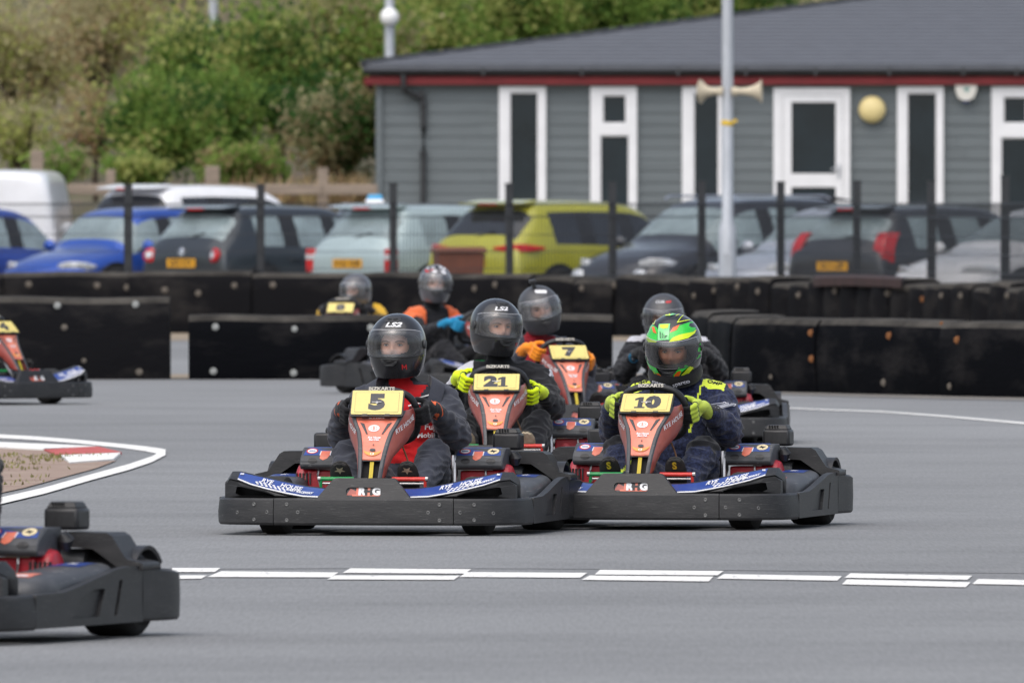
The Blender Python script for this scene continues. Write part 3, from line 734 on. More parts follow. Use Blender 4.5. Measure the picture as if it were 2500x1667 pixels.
def shrub(name, label, cat, c, rx, rz, n, mats, wts, size=0.09, seed=0, clumps=34, depth=1.0, gap=0.30, group='bushes on the bank'):
    """c = centre of crown; stems rise from the ground below it"""
    rnd = random.Random(seed)
    gz_ = bank_z(c.x, c.y) - 0.15
    base = Vector((c.x, c.y, gz_))
    root = empty(name, base); tag(root, label, cat, group)
    cc = []
    for _ in range(clumps):
        while True:
            q = Vector((rnd.uniform(-1, 1), rnd.uniform(-1, 1), rnd.uniform(-1, 1)))
            if 0.25 < q.length < 1: break
        q = q * (0.55 + 0.45 * rnd.random())
        cc.append((Vector((q.x * rx, q.y * depth, q.z * rz)) + c - base, rnd.uniform(0.16, gap) * min(rx, rz) + 0.05, rnd.random()))
    st = MB(); top = c - base
    trunk_r = 0.035 + 0.02 * rx
    fork = Vector((0, 0, max(0.25, (top.z - rz) * 0.8 + 0.2)))
    st.tube([(0, 0, -0.1), (rnd.uniform(-.05, .05), 0, fork.z * 0.5), fork], [trunk_r * 1.4, trunk_r * 1.1, trunk_r], 7)
    for (q, r_, t_) in cc[:18]:
        mid = fork.lerp(q, 0.5) + Vector((rnd.gauss(0, 0.08), rnd.gauss(0, 0.08), 0.06))
        st.tube([fork - Vector((0, 0, 0.05)), mid, q], [trunk_r * 0.7, trunk_r * 0.4, 0.006], 5)
    st.build('trunk', M_BARK, root)
    mb = MB(); per = n // clumps
    for (q, r_, t_) in cc:
        acc = 0; mi = 0
        for i, w_ in enumerate(wts):
            acc += w_
            if t_ <= acc: mi = i; break
        pts = [q + Vector((rnd.gauss(0, r_), rnd.gauss(0, r_), rnd.gauss(0, r_ * 0.8))) for _ in range(per)]
        leaves(mb, pts, size, rnd, lambda p: mi if rnd.random() > 0.12 else rnd.randrange(len(mats)))
    mb.build('crown', mats, root, smooth=0)
    return root

sb = F / 244.0
def SP(x, y, d): return pxd(x, y, d)
SH = [  # px x, px y, distance, half width px, half height px, leaves, mats, weights, seed, name, label
    (60, 130, 247, 190, 170, 3600, [M_LO, M_LY, M_LB], [0.5, 0.35, 0.15], 1, 'thin_tree', 'sparse olive and yellow tree high on the bank above the white van'),
    (250, 70, 250, 190, 170, 3800, [M_LO, M_LB, M_LY], [0.55, 0.3, 0.15], 2, 'thin_tree', 'olive brown tree between the yellow tree and the tall green one'),
    (40, 340, 241, 120, 90, 1300, [M_LY, M_LO], [0.6, 0.4], 3, 'bramble_bush', 'yellowing bramble straggling over bare soil above the white van'),
    (235, 300, 243, 110, 90, 1100, [M_LB, M_LO, M_LY], [0.4, 0.35, 0.25], 4, 'bramble_bush', 'brown thinning bush on the bare bank below the olive tree'),
    (395, 320, 238, 120, 120, 3400, [M_LG, M_LY, M_LD], [0.55, 0.25, 0.2], 5, 'leafy_bush', 'bright green leafy bush with rusty stems behind the white car'),
    (520, 300, 240, 120, 130, 3400, [M_LG, M_LY, M_LD], [0.55, 0.2, 0.25], 6, 'leafy_bush', 'rounded mid green bush left of the dark ivy'),
    (500, 185, 246, 160, 125, 4000, [M_LG, M_LD, M_LY], [0.5, 0.3, 0.2], 7, 'broadleaf_tree', 'spreading green tree in front of the grey pole'),
    (660, 170, 245, 140, 150, 4000, [M_LG, M_LD, M_LY], [0.5, 0.35, 0.15], 8, 'broadleaf_tree', 'dense green tree over the dark ivy clump'),
    (690, 265, 241, 70, 60, 1600, [M_LD, M_LG], [0.8, 0.2], 9, 'ivy_bush', 'dark green ivy clump hanging above bare soil'),
    (830, 310, 239, 120, 130, 2800, [M_LO, M_LD, M_LB], [0.5, 0.3, 0.2], 10, 'elder_bush', 'dull olive bush against the end of the grey building'),
    (850, 110, 248, 150, 150, 4200, [M_LO, M_LG, M_LY], [0.4, 0.35, 0.25], 11, 'broadleaf_tree', 'olive green tree behind the globe lamp'),
    (1080, 90, 252, 150, 130, 4200, [M_LG, M_LY, M_LD], [0.45, 0.35, 0.2], 12, 'broadleaf_tree', 'light green tree above the low end of the roof'),
    (1290, 50, 253, 160, 140, 4200, [M_LG, M_LY, M_LD], [0.5, 0.25, 0.25], 13, 'broadleaf_tree', 'full green tree over the middle of the roof slope'),
    (1520, 30, 254, 160, 130, 4000, [M_LG, M_LD, M_LY], [0.5, 0.35, 0.15], 14, 'broadleaf_tree', 'darker green tree over the roof slope left of the steel pole'),
    (1760, 0, 255, 160, 120, 3600, [M_LG, M_LD, M_LY], [0.45, 0.35, 0.2], 15, 'broadleaf_tree', 'green tree just showing over the roof by the steel pole'),
    (330, 412, 232, 90, 36, 1300, [M_LY, M_LG], [0.5, 0.5], 16, 'low_shrub', 'low yellow green shrub behind the timber rail, nearest the van'),
    (590, 400, 233, 110, 46, 1500, [M_LG, M_LB, M_LY], [0.4, 0.35, 0.25], 17, 'low_shrub', 'low green and brown shrub behind the timber rail'),
    (150, 400, 233, 90, 40, 900, [M_LG, M_LO], [0.5, 0.5], 18, 'low_shrub', 'low dull shrub behind the timber post beside the van'),
]
for (x, y, d, hw, hh, n, ms, wt, sd, nm, lb) in SH:
    s_ = F / d
    shrub(nm, lb, 'tree' if 'tree' in nm else 'bush', SP(x, y, d), hw / s_, hh / s_, int(n * (2.3 if x > 330 else 1.25)), ms, wt, 0.085, sd, depth=0.9)
# far wood that closes the view above the bank
rnd = random.Random(99); mb = MB()
for _ in range(1000):
    x = rnd.uniform(-13, 13)
    if x < -4.6 and rnd.random() < 0.35: continue
    x = x; y = rnd.uniform(256, 284); c = Vector((x, y, bank_z(x, y) + rnd.uniform(0.1, 1.3)))
    r_ = rnd.uniform(0.22, 0.5); mi = rnd.choice([0, 0, 1, 2] if x > -4.5 else [2, 2, 3, 2])
    leaves(mb, [c + Vector((rnd.gauss(0, r_), rnd.gauss(0, r_), rnd.gauss(0, r_))) for _ in range(70)], 0.13, rnd, lambda p: mi)
tag(mb.build('woodland', [M_LG, M_LD, M_LO, M_LY], None, smooth=0), 'thick mixed woodland closing the view above the bank', 'woodland', kind='stuff')
# dry grass and tall rusty stems
spots = []
for x, w_, k in ((800, 14, 110), (835, 12, 150), (840, 8, 90), (700, 16, 60), (640, 18, 50), (605, 10, 50), (760, 20, 50)):
    for _ in range(4): spots.append((pxd(x + rnd.gauss(0, w_), 452, 229.5) * Vector((1, 1, 0)).x if False else Vector((pxd(x + rnd.gauss(0, w_), 0, 229.5).x, 229.5 + rnd.uniform(-0.4, 0.4), 0.93)), k // 2))
tag(tufts('dry_grass', spots, 0, 0.95, M_DRY, 0.11), 'tall dry tan grass along the timber rail by the building', 'grass', kind='stuff')
# lamp with globe and plain pole standing in the trees
gp = Vector((*PX(951, 243), 0)); gp.z = bank_z(gp.x, 243) - 0.1; s_ = F / 243
gl = empty('globe_lamp', gp); tag(gl, 'grey pole with a white globe lamp above the end of the roof', 'lamp')
MB().lathe([(0, 0), (0.11, 0), (0.078, 0.5), (0.072, 6.0), (0, 6.0)], seg=18).build('pole', M_GALV, gl)
gc = pxd(951, 43, 243) - gp
MB().ball(gc + Vector((0, -0.10, 0)), (23 / s_, 23 / s_, 23 / s_), 24, 16).build('globe', mat('white_globe', (0.8, 0.8, 0.79), 0.25, var=0.03), gl)
MB().lathe([(0.05, -0.02), (0.06, 0.02), (0.05, 0.04)], Matrix.Translation(gc + Vector((0, -0.05, 0.13))), 14).build('cap', M_GALV, gl)
tp = Vector((*PX(521, 248.4), 0)); tp.z = bank_z(tp.x, 248.4) - 0.1
o = MB().lathe([(0, 0), (0.10, 0), (0.076, 0.6), (0.07, 7.0), (0, 7.0)], seg=16).build('steel_pole', M_GALV, None); o.location = tp
tag(o, 'plain grey steel pole rising out of the green tree', 'pole')
# ================================================================== PARKED CARS  (local frame: front towards +X)
M_GLASS = mat('car_glass', (0.24, 0.30, 0.31), 0.12, var=0.25, vscale=1.5, spec=0.8)  # sky reflection put into the pale base colour
M_GLASSD = mat('tinted_car_glass', (0.02, 0.022, 0.026), 0.10, var=0.2, vscale=1.5, spec=0.7)
M_TRIM = mat('black_car_trim', (0.015, 0.015, 0.017), 0.45, var=0.2)
M_LAMPR = mat('red_lamp', hexc('c0141a'), 0.15, var=0.2, vscale=20, coat=0.6)
M_LAMPW = mat('clear_lamp', (0.62, 0.64, 0.66), 0.12, 0.3, var=0.3, vscale=12, coat=0.6)
M_PLY = mat('yellow_reg_plate', hexc('e0a21c'), 0.4, var=0.05)
M_PLW = mat('white_reg_plate', (0.7, 0.7, 0.66), 0.4, var=0.05)
M_CHROME = mat('chrome_badge', (0.7, 0.7, 0.72), 0.2, 0.9, var=0.1)
def paint(name, c, metal=0.35, rough=0.28): return mat(name, c, rough, metal, var=0.06, vscale=2, coat=0.7)

def car_shell(st, tags_fn, sub=2):
    """loft a half-section cage, mirror, subdivide; returns {tag: (verts, faces)} split into parts"""
    vs, fs, tg = [], [], []; k = 8; n = len(st)
    for (x, w_, zb, zbelt, zr, wr) in st:
        zm = zb + (zbelt - zb) * 0.45
        half_ = [(0.0, zb), (w_ * 0.84, zb), (w_ * 0.985, zb + 0.14), (w_, zm), (w_ * 0.955, zbelt), (wr, zr - 0.055), (wr * 0.80, zr - 0.006), (0.0, zr + 0.012)]
        vs += [(x, y, z) for y, z in half_] + [(x, -y, z) for y, z in half_[1:-1]]
    m = 14
    def idx(i, j, s): return i * m + (j if s > 0 or j in (0, 7) else 7 + j)
    for i in range(n - 1):
        for j in range(7):
            for s in (1, -1):
                q = [idx(i, j, s), idx(i + 1, j, s), idx(i + 1, j + 1, s), idx(i, j + 1, s)]
                fs.append(q if s < 0 else q[::-1]); tg.append(tags_fn(i, j, s))
    for i, fl in ((0, 1), (n - 1, -1)):
        for j in range(7):
            pass
        ring = [idx(i, j, 1) for j in range(8)] + [idx(i, j, -1) for j in range(6, 0, -1)]
        for j in range(7):      # strips across the end
            a, b = idx(i, j, 1), idx(i, j + 1, 1); c, d = idx(i, j + 1, -1), idx(i, j, -1)
            f = [a, b, c, d]; f2 = []
            for t in f:
                if t not in f2: f2.append(t)
            fs.append(f2 if fl > 0 else f2[::-1]); tg.append('body')
    names = sorted(set(tg)); me = bpy.data.meshes.new('cage'); me.from_pydata(vs, [], fs)
    for nm in names: me.materials.append(None)
    me.polygons.foreach_set('material_index', [names.index(t) for t in tg]); me.update()
    bm = bmesh.new(); bm.from_mesh(me); bmesh.ops.recalc_face_normals(bm, faces=bm.faces); bm.to_mesh(me); bm.free()
    o = bpy.data.objects.new('cage', me); COL.objects.link(o)
    s_ = o.modifiers.new('s', 'SUBSURF'); s_.levels = sub; s_.render_levels = sub
    r = bpy.data.meshes.new_from_object(o.evaluated_get(bpy.context.evaluated_depsgraph_get()))
    res = {}
    for mi, nm in enumerate(names):
        used = {}; vv = []; ff = []
        for p in r.polygons:
            if p.material_index != mi: continue
            f = []
            for v in p.vertices:
                if v not in used: used[v] = len(vv); vv.append(r.vertices[v].co.copy())
                f.append(used[v])
            ff.append(f)
        res[nm] = (vv, ff)
    tree = BVHTree.FromPolygons([v.co.copy() for v in r.vertices], [tuple(p.vertices) for p in r.polygons])
    bpy.data.objects.remove(o); bpy.data.meshes.remove(me); bpy.data.meshes.remove(r)
    return res, tree

def car(name, label, pos, heading, colr, L=3.9, W=1.70, Ht=1.48, kind='hatch', glass=M_GLASS, rear_glass=None, plate=None, tail='block', lamp='wide', badge=False, spoiler=True, rails=False, cladding=False, group='cars parked behind the fence'):
    root = empty(name, pos, heading); tag(root, label, 'van' if kind == 'van' else 'car', group)
    hl, hw = L / 2, W / 2; r0 = Ht - 0.02
    belt = 0.90 + (Ht - 1.48) * 0.5
    if kind == 'van':
        st = [(-hl, hw * .94, .40, 1.0, Ht * .93, hw * .80), (-hl + .05, hw * .97, .36, 1.05, Ht * .97, hw * .84), (-hl + .5, hw, .34, 1.05, r0, hw * .86), (-.2, hw, .34, 1.05, r0, hw * .86), (.0, hw, .34, 1.05, r0, hw * .86), (hl - 1.75, hw, .34, 1.03, r0 - .02, hw * .84), (hl - 1.10, hw * .99, .34, 1.0, 1.12, hw * .80), (hl - 1.0, hw * .98, .34, .98, 1.06, hw * .80), (hl - .35, hw * .94, .34, .88, .95, hw * .74), (hl, hw * .74, .36, .60, .70, hw * .5)]
        def tf_(i, j, s):
            if i == 5 and j in (5, 6): return 'windscreen'
            if i in (4, 5) and j == 4: return 'front_window' + ('_a' if s > 0 else '_b')
            return 'body'
    else:
        rw = .46 if kind == 'hatch' else .52
        st = [(-hl, hw * .80, .40, .70, .80, hw * .66), (-hl + .04, hw * .93, .33, .86, belt + .02, hw * .74), (-hl + .10, hw * .965, .30, belt, belt + .09, hw * .74), (-hl + rw, hw * .99, .28, belt + .01, r0 - .05, hw * .68), (-hl + rw + .12, hw, .28, belt + .01, r0 - .015, hw * .70), (-hl + rw + .75, hw, .28, belt - .01, r0, hw * .72), (-hl + rw + .84, hw, .28, belt - .01, r0, hw * .72), (-hl + rw + 1.52, hw, .28, belt - .03, r0 - .01, hw * .72), (-hl + rw + 1.62, hw, .28, belt - .03, r0 - .015, hw * .715),
              (-hl + rw + 2.02, hw, .28, belt - .04, r0 - .07, hw * .69), (hl - 1.08, hw * .985, .28, belt - .05, belt + .06, hw * .74), (hl - .98, hw * .98, .28, belt - .06, belt + .015, hw * .73), (hl - .45, hw * .95, .28, belt - .14, belt - .07, hw * .68), (hl - .14, hw * .86, .28, belt - .26, belt - .18, hw * .58), (hl, hw * .64, .32, .50, .58, hw * .42)]
        def tf_(i, j, s):
            k_ = '_a' if s > 0 else '_b'
            if i == 9 and j in (5, 6): return 'windscreen'
            if i == 2 and j in (5, 6): return 'rear_window'
            if j == 4:
                if i == 4: return 'quarter_window' + k_
                if i == 6: return 'rear_side_window' + k_
                if i in (8, 9): return 'front_side_window' + k_
                if i == 5: return 'pillar' + k_
                if i == 7: return 'door_pillar' + k_
            return 'body'
    parts, tree = car_shell(st, tf_)
    for nm, (vv, ff) in parts.items():
        m = colr if nm == 'body' else (M_TRIM if 'pillar' in nm else (rear_glass or glass) if nm in ('rear_window',) else glass)
        base = nm[:-2] if nm.endswith(('_a', '_b')) else nm
        MB().add(vv, ff).build(base, m, root, smooth=60)
    def on(x, y, z, dx, dy, dz):      # where a line meets the body
        h_ = tree.ray_cast(Vector((x, y, z)), Vector((dx, dy, dz)).normalized(), 5)
        return h_[0] if h_[0] is not None else Vector((x, y, z))
    # wheels and arches
    for x in (-hl + 0.72, hl - 0.80):
        for s in (1, -1):
            ar = MB().lathe([(0.0, 0.0), (0.37, 0.0), (0.37, 0.03), (0.0, 0.03)], Matrix.Translation((x, s * (hw - 0.035), 0.34)) @ Matrix.Rotation(R(-90 * s), 4, 'X'), 28).build('wheel_arch', M_TRIM, root)
            wh = MB().lathe([(0.20, -0.10), (0.30, -0.10), (0.315, -0.06), (0.315, 0.06), (0.30, 0.10), (0.20, 0.10)], Matrix.Translation((x, s * (hw - 0.075), 0.315)) @ Matrix.Rotation(R(-90 * s), 4, 'X'), 28).build('wheel', M_TYRE_C, root)
            MB().lathe([(0, 0.055), (0.06, 0.075), (0.19, 0.06), (0.21, 0.10), (0.205, 0.05), (0, 0.03)], Matrix.Translation((x, s * (hw - 0.075), 0.315)) @ Matrix.Rotation(R(-90 * s), 4, 'X'), 20).build('hub', M_HUB, wh)
    # mirrors
    xm = hl - 1.25 if kind != 'van' else hl - 1.5
    for s in (1, -1):
        mr = MB().ball((xm, s * (hw + 0.10), belt + 0.04), (0.06, 0.10, 0.075), 12, 8).build('mirror', colr, root)
        MB().tube([(xm, s * (hw - 0.06), belt - 0.02), (xm, s * (hw + 0.05), belt + 0.02)], 0.02, 6).build('mirror_arm', M_TRIM, mr)
    # lamps
    for s in (1, -1):
        if tail == 'round':
            p = on(-hl - 1, s * hw * 0.72, 0.80, 1, 0, 0)
            t = MB().lathe([(0, -.03), (.095, -.03), (.095, .015), (.07, .03), (0, .035)], Matrix.Translation(p) @ Matrix.Rotation(R(-78), 4, 'Y') @ Matrix.Rotation(R(16 * s), 4, 'X'), 22).build('tail_lamp', M_LAMPR, root)
            MB().lathe([(0, .03), (.05, .03), (.05, .036), (.03, .042), (0, .042)], Matrix.Translation(p) @ Matrix.Rotation(R(-78), 4, 'Y') @ Matrix.Rotation(R(16 * s), 4, 'X'), 18).build('lens', M_LAMPW, t)
        elif tail == 'slim':
            p = on(-hl - 1, s * hw * 0.74, belt - 0.02, 1, 0, 0)
            MB().loft([[p + Vector((-.03 - dx, s * yy, zz)) for zz in (-h2, h2)] + [p + Vector((.10 - dx, s * yy, zz)) for zz in (h2, -h2)] for yy, dx, h2 in ((-.26, .02, .018), (0, 0, .045), (.14, -.08, .055), (.235, -.30, .02))]).build('tail_lamp', M_LAMPR, root, bevel=0.008)
        elif tail == 'tall':
            p = on(-hl - 1, s * hw * 0.82, belt + 0.02, 1, 0, 0)
            MB().loft([[p + Vector((dx - .03, s * (yy - .10), zz)), p + Vector((dx - .02, s * (yy + .06), zz)), p + Vector((dx + .14, s * (yy + .12), zz)), p + Vector((dx + .12, s * (yy - .08), zz))] for zz, yy, dx in ((-.17, .0, -.02), (-.07, .01, -.03), (.06, .0, .0), (.16, -.02, .08), (.20, -.03, .12))]).build('tail_lamp', M_LAMPR, root, bevel=0.01)
        else:
            p = on(-hl - 1, s * hw * 0.86, 0.74, 1, 0, 0)
            t = MB().box(p + Vector((.04, s * .0, 0)), (.16, .13, .30), M=Matrix.Rotation(R(25 * s), 3, 'Z')).build('tail_lamp', M_LAMPR, root, bevel=0.02)
            MB().box(p + Vector((.038, s * .002, 0.04)), (.165, .135, .07), M=Matrix.Rotation(R(25 * s), 3, 'Z')).build('lens', M_LAMPW, t, bevel=0.01)
        p = on(hl + 1, s * hw * 0.66, belt - 0.24, -1, 0, 0)
        if lamp == 'round':
            q = on(hl + 1, s * hw * 0.60, 0.55, -1, 0, 0)
            MB().lathe([(0, -.06), (.10, -.06), (.10, .02), (.07, .035), (0, .04)], Matrix.Translation(q) @ Matrix.Rotation(R(80), 4, 'Y'), 20).build('fog_lamp', M_LAMPW, root)
        MB().loft([[p + Vector((.02 - dx, s * yy, zz)) for zz in (-h2, h2)] + [p + Vector((-.12 - dx, s * yy, zz)) for zz in (h2, -h2)] for yy, dx, h2 in ((-.14, -.03, .045), (0, .0, .075), (.12, .08, .07), (.20, .22, .03))]).build('head_lamp', M_LAMPW, root, bevel=0.012)
    # plates
    for side_, m, zz in ((-1, M_PLY, 0.70 if kind == 'hatch' else 0.72), (1, M_PLW, 0.45)):
        if plate is None: continue
        q = on(side_ * (hl + 1), 0, zz, -side_, 0, 0)
        Mp = frame(q + Vector((side_ * 0.012, 0, 0)), (0, side_, 0), (0, 0, 1))
        rp = MB().plate(rrect(0, 0, .52, .111, .01), (), 0.0, 0.03, lambda a, b, d: Mp @ Vector((a, b, -d))).build('registration_plate', m, root, smooth=0)
        v, f = text_tris(plate, 0.10, 0.002, width=0.95); decal([(v, f, 0)], Mp, [M_TRIM], 'letters', rp, off=0.002)
    if badge:
        q = on(-hl - 1, 0, 0.84, 1, 0, 0)
        MB().lathe([(0, -.02), (.055, -.02), (.055, .012), (.045, .016), (0, .014)], Matrix.Translation(q) @ Matrix.Rotation(R(-80), 4, 'Y'), 18).build('badge', M_CHROME, root)
    if kind != 'van':
        if spoiler:
            xs_ = -hl + rw
            sp_ = MB().loft([[Vector((xs_ - .20, y, r0 - .055)), Vector((xs_ - .21, y, r0 - .035)), Vector((xs_ + .15, y, r0 + .012)), Vector((xs_ + .10, y, r0 - .05))] for y in (-hw * .60, 0, hw * .60)]).build('roof_spoiler', colr, root, bevel=0.012)
            MB().box((xs_ - .205, 0, r0 - .047), (.02, .30, .022)).build('brake_lamp', M_LAMPR, sp_, smooth=0)
        q = on(-hl - 1, 0.05, belt + .14, 1, 0, 0)
        MB().tube([q + Vector((-.01, 0.12, -0.05)), q + Vector((0.0, -.10, 0.0)), q + Vector((0.03, -.32, 0.06))], 0.011, 6).build('rear_wiper', M_TRIM, root)
        MB().box((-hl + 0.045, 0, 0.47), (0.10, W * 0.82, 0.22)).build('rear_bumper', M_TRIM if cladding else colr, root, bevel=0.05, segs=3)
        MB().box((hl - 0.05, 0, 0.42), (0.12, W * 0.66, 0.16)).build('front_grille', M_TRIM, root, bevel=0.03)
    else:
        MB().box((hl - 0.12, 0, 0.62), (0.14, W * 0.6, 0.2)).build('front_grille', M_TRIM, root, bevel=0.03)
    if rails:
        for s in (1, -1): MB().tube([(-hl + .75, s * hw * .66, r0 - .03), (-hl + .85, s * hw * .66, r0 + .012), (.35, s * hw * .66, r0 + .008), (.45, s * hw * .66, r0 - .04)], 0.016, 6).build('roof_rail', M_CHROME, root)
    for s in (1, -1):
        for x in (-0.55, 0.45):
            q = on(x, s * 3, belt - 0.14, 0, -s, 0); MB().box(q, (0.17, 0.05, 0.03)).build('door_handle', colr, root, bevel=0.01)
    return root
M_TYRE_C = mat('car_tyre', (0.016, 0.016, 0.017), 0.85, var=0.3)
M_HUB = mat('car_hub', (0.35, 0.36, 0.37), 0.35, 0.8, var=0.2)
PH = R(45)
def park(xpx, d, L, out_=False, ph=PH):
    """near end's centre on photo column xpx at distance d; out_ = parked nose out"""
    e = Vector((*PX(xpx, d), 0)); ax = Vector((math.cos(ph), math.sin(ph), 0))
    return e + ax * L / 2, (ph + math.pi if out_ else ph)
def add(name, label, xpx, d, out_, colr, **kw):
    L = kw.get('L', 3.9); p, h_ = park(xpx, d, L, out_, kw.pop('ph', PH)); return car(name, label, p, h_, colr, **kw)
P_BLUE = paint('blue_paint', hexc('1f4fae')); P_BLUE2 = paint('dark_blue_paint', hexc('2747a0'))
P_DARK = paint('dark_slate_paint', hexc('2e343a')); P_MINT = paint('pale_mint_paint', hexc('aebfc0'), 0.2)
P_YEL = paint('lime_yellow_paint', hexc('a3a02c'), 0.1); P_BLK = paint('black_paint', hexc('34353a')); P_SIL = paint('silver_paint', hexc('b4b8c0'), 0.4)
P_GRY = paint('dark_grey_paint', hexc('36373b')); P_WHT = paint('white_car_paint', (0.80, 0.80, 0.81), 0.0); P_PALE = paint('pale_silver_paint', hexc('bfc4cc'), 0.3)
add('parked_car', 'bright blue hatchback parked nose out below the white van', 70, 204, True, P_BLUE, L=3.8, W=1.66, Ht=1.44, plate='KX05 RYE')
add('parked_car', 'dark slate small hatchback with round red tail lamps', 442, 202.8, False, P_DARK, L=3.6, W=1.66, Ht=1.46, tail='round', badge=True, plate='LR07 KTV')
add('parked_car', 'pale mint hatchback with orange yellow rear number plate', 848, 201.3, False, P_MINT, L=3.9, W=1.66, Ht=1.47, tail='block', plate='HN53 YDM')
add('parked_car', 'lime yellow crossover with dark rear glass and slim red lamps', 1148, 199.6, False, P_YEL, L=4.15, W=1.78, Ht=1.52, kind='suv', tail='slim', rear_glass=M_GLASSD, glass=M_GLASSD, cladding=True, plate='EA21 UYG')
add('parked_car', 'black crossover with round front lamps parked nose out', 1478, 197.6, True, P_BLK, L=4.2, W=1.78, Ht=1.57, kind='suv', lamp='round', rails=True, plate='FN12 OKC')
add('parked_car', 'silver hatchback parked nose out between the two black cars', 1790, 195.2, True, P_SIL, L=4.0, W=1.72, Ht=1.46, plate='GJ10 WXA')
add('parked_car', 'dark grey hatchback with tall bright red tail lamps', 2032, 192.4, False, P_GRY, L=4.0, W=1.72, Ht=1.46, tail='tall', rear_glass=M_GLASS, plate='EK11 LZF')
add('parked_car', 'white saloon parked nose out at the end of the row', 2262, 189.4, True, P_WHT, L=4.3, W=1.76, Ht=1.45, plate='BV16 HTE')
add('parked_car', 'dark blue car half hidden behind the bright blue hatchback', -330, 206, False, P_BLUE2, L=3.9, W=1.68, Ht=1.44)
add('parked_van', 'white panel van above the blue cars', -22, 210.5, False, P_WHT, L=4.6, W=1.82, Ht=1.94, kind='van', ph=R(86))
add('parked_car', 'white sports utility car behind the dark slate hatchback', 262, 210, False, P_WHT, L=4.4, W=1.82, Ht=1.73, kind='suv', glass=M_GLASSD)
add('parked_car', 'silver car mostly hidden behind the mint hatchback', 830, 209, False, P_PALE, L=4.0, W=1.7, Ht=1.48)
# sign on the silver car's roof
p = pxd(915, 492, 210.2)
rs = empty('roof_sign', p); tag(rs, 'small light blue and white sign box on the silver car roof', 'sign')
MB().box((0, 0, -0.02), (0.26, 0.14, 0.10), top=(0.9, 0.8)).build('box', P_WHT, rs, bevel=0.02); MB().box((0, 0, 0.055), (0.22, 0.11, 0.07), top=(0.8, 0.7)).build('top', mat('light_blue_plastic', hexc('3f9fd0'), 0.4, var=0.05), rs, bevel=0.02)
# brown wheelie bin
M_BIN = mat('brown_bin_plastic', hexc('6e3f2c'), 0.6, var=0.15, vscale=6)
bp_ = Vector((*PX(1120, 193.5), 0)); wb = empty('wheelie_bin', bp_, R(8)); tag(wb, 'brown wheelie bin between the mint and yellow cars', 'bin')
MB().loft([[Vector((sx * a, sy * b, z)) for sx, sy in ((-1, -1), (1, -1), (1, 1), (-1, 1))] for z, a, b in ((0.08, .22, .22), (0.10, .23, .23), (.80, .285, .30), (.86, .29, .31))]).build('tub', M_BIN, wb, smooth=0, bevel=0.02)
MB().loft([[Vector((sx * a, sy * b, z)) for sx, sy in ((-1, -1), (1, -1), (1, 1), (-1, 1))] for z, a, b in ((.862, .315, .34), (.90, .315, .34), (.935, .27, .28))]).build('lid', M_BIN, wb, smooth=0, bevel=0.015)
for s in (1, -1): MB().lathe([(0, -.025), (.10, -.025), (.10, .025), (0, .025)], Matrix.Translation((s * .25, .24, .10)) @ Matrix.Rotation(R(90), 4, 'Y'), 16).build('wheel', M_TRIM, wb)
MB().tube([(-.2, .33, .84), (-.2, .38, .86), (.2, .38, .86), (.2, .33, .84)], .014, 6).build('handle', M_BIN, wb)
# ================================================================== KARTS  (local frame: nose towards -Y, x to the driver's left, ground z = 0)
M_PL = mat('dark_grey_plastic', (0.015, 0.015, 0.0165), 0.50, col2=(0.038, 0.037, 0.038), vscale=5, stretch=(1, 1, 4), bump=0.25, bscale=55, bdist=0.003, contrast=(0.45, 0.80), rvar=0.1, scratch=(0.13, 0.128, 0.125), rand=True)
M_PL2 = mat('grey_plastic', (0.050, 0.053, 0.060), 0.5, col2=(0.10, 0.10, 0.105), vscale=7, bump=0.2, bscale=70, bdist=0.002, contrast=(0.45, 0.8), scratch=(0.20, 0.20, 0.20), rand=True)
M_BLK = mat('black_plastic', (0.018, 0.018, 0.02), 0.45, var=0.4, vscale=20)
M_TYRE = mat('slick_tyre', (0.014, 0.014, 0.015), 0.8, col2=(0.035, 0.034, 0.033), vscale=14)
M_RIM = mat('rim_alloy', (0.35, 0.35, 0.36), 0.4, 0.8, var=0.2, vscale=20)
M_STEEL = mat('bare_steel', (0.42, 0.42, 0.43), 0.35, 0.85, var=0.2, vscale=25)
M_FRAME = mat('black_frame_tube', (0.02, 0.02, 0.022), 0.4, 0.2, var=0.3, vscale=20)
M_BLUE = mat('blue_vinyl', hexc('24418f'), 0.35, col2=hexc('3a5190'), vscale=9, coat=0.2)
M_WHT = mat('white_vinyl', (0.75, 0.75, 0.77), 0.45, var=0.08, vscale=20)
M_ORG = mat('orange_vinyl', hexc('d6634a'), 0.38, col2=hexc('dd8870'), vscale=5, coat=0.15, scratch=(0.42, 0.22, 0.18), rand=True)
M_ORG2 = mat('light_orange_vinyl', hexc('e09a48'), 0.4, var=0.1, vscale=20)
M_MAR = mat('maroon_vinyl', hexc('883834'), 0.35, col2=hexc('ae5648'), vscale=4, coat=0.2)
M_YEL = mat('yellow_plate', hexc('dac878'), 0.42, var=0.05, vscale=9)
M_STRAP = mat('yellow_strap', hexc('c4ad2c'), 0.6, var=0.15, vscale=20)
M_ENG = mat('red_engine_paint', hexc('a31f2c'), 0.4, var=0.2, vscale=20, coat=0.2)
M_ALU = mat('cast_aluminium', (0.30, 0.29, 0.27), 0.5, 0.7, var=0.35, vscale=30)
M_GRN = mat('green_pedal', hexc('1c8a4a'), 0.4, var=0.15, vscale=20)
M_REDP = mat('red_pedal', hexc('c8342c'), 0.4, var=0.15, vscale=20)
M_CREAM = mat('cream_sticker', hexc('d9c9a0'), 0.45, var=0.08)
M_DIG = mat('dark_grey_digits', hexc('3c3d42'), 0.5, var=0.1)
M_HOLE = mat('recess_shade', (0.006, 0.006, 0.007), 0.8)  # shade of hollows painted as a colour on solid pieces
M_SEAT = mat('seat_shell', (0.015, 0.015, 0.017), 0.35, var=0.2, vscale=10)

kart = empty('racing_kart', (0, 0, 0))
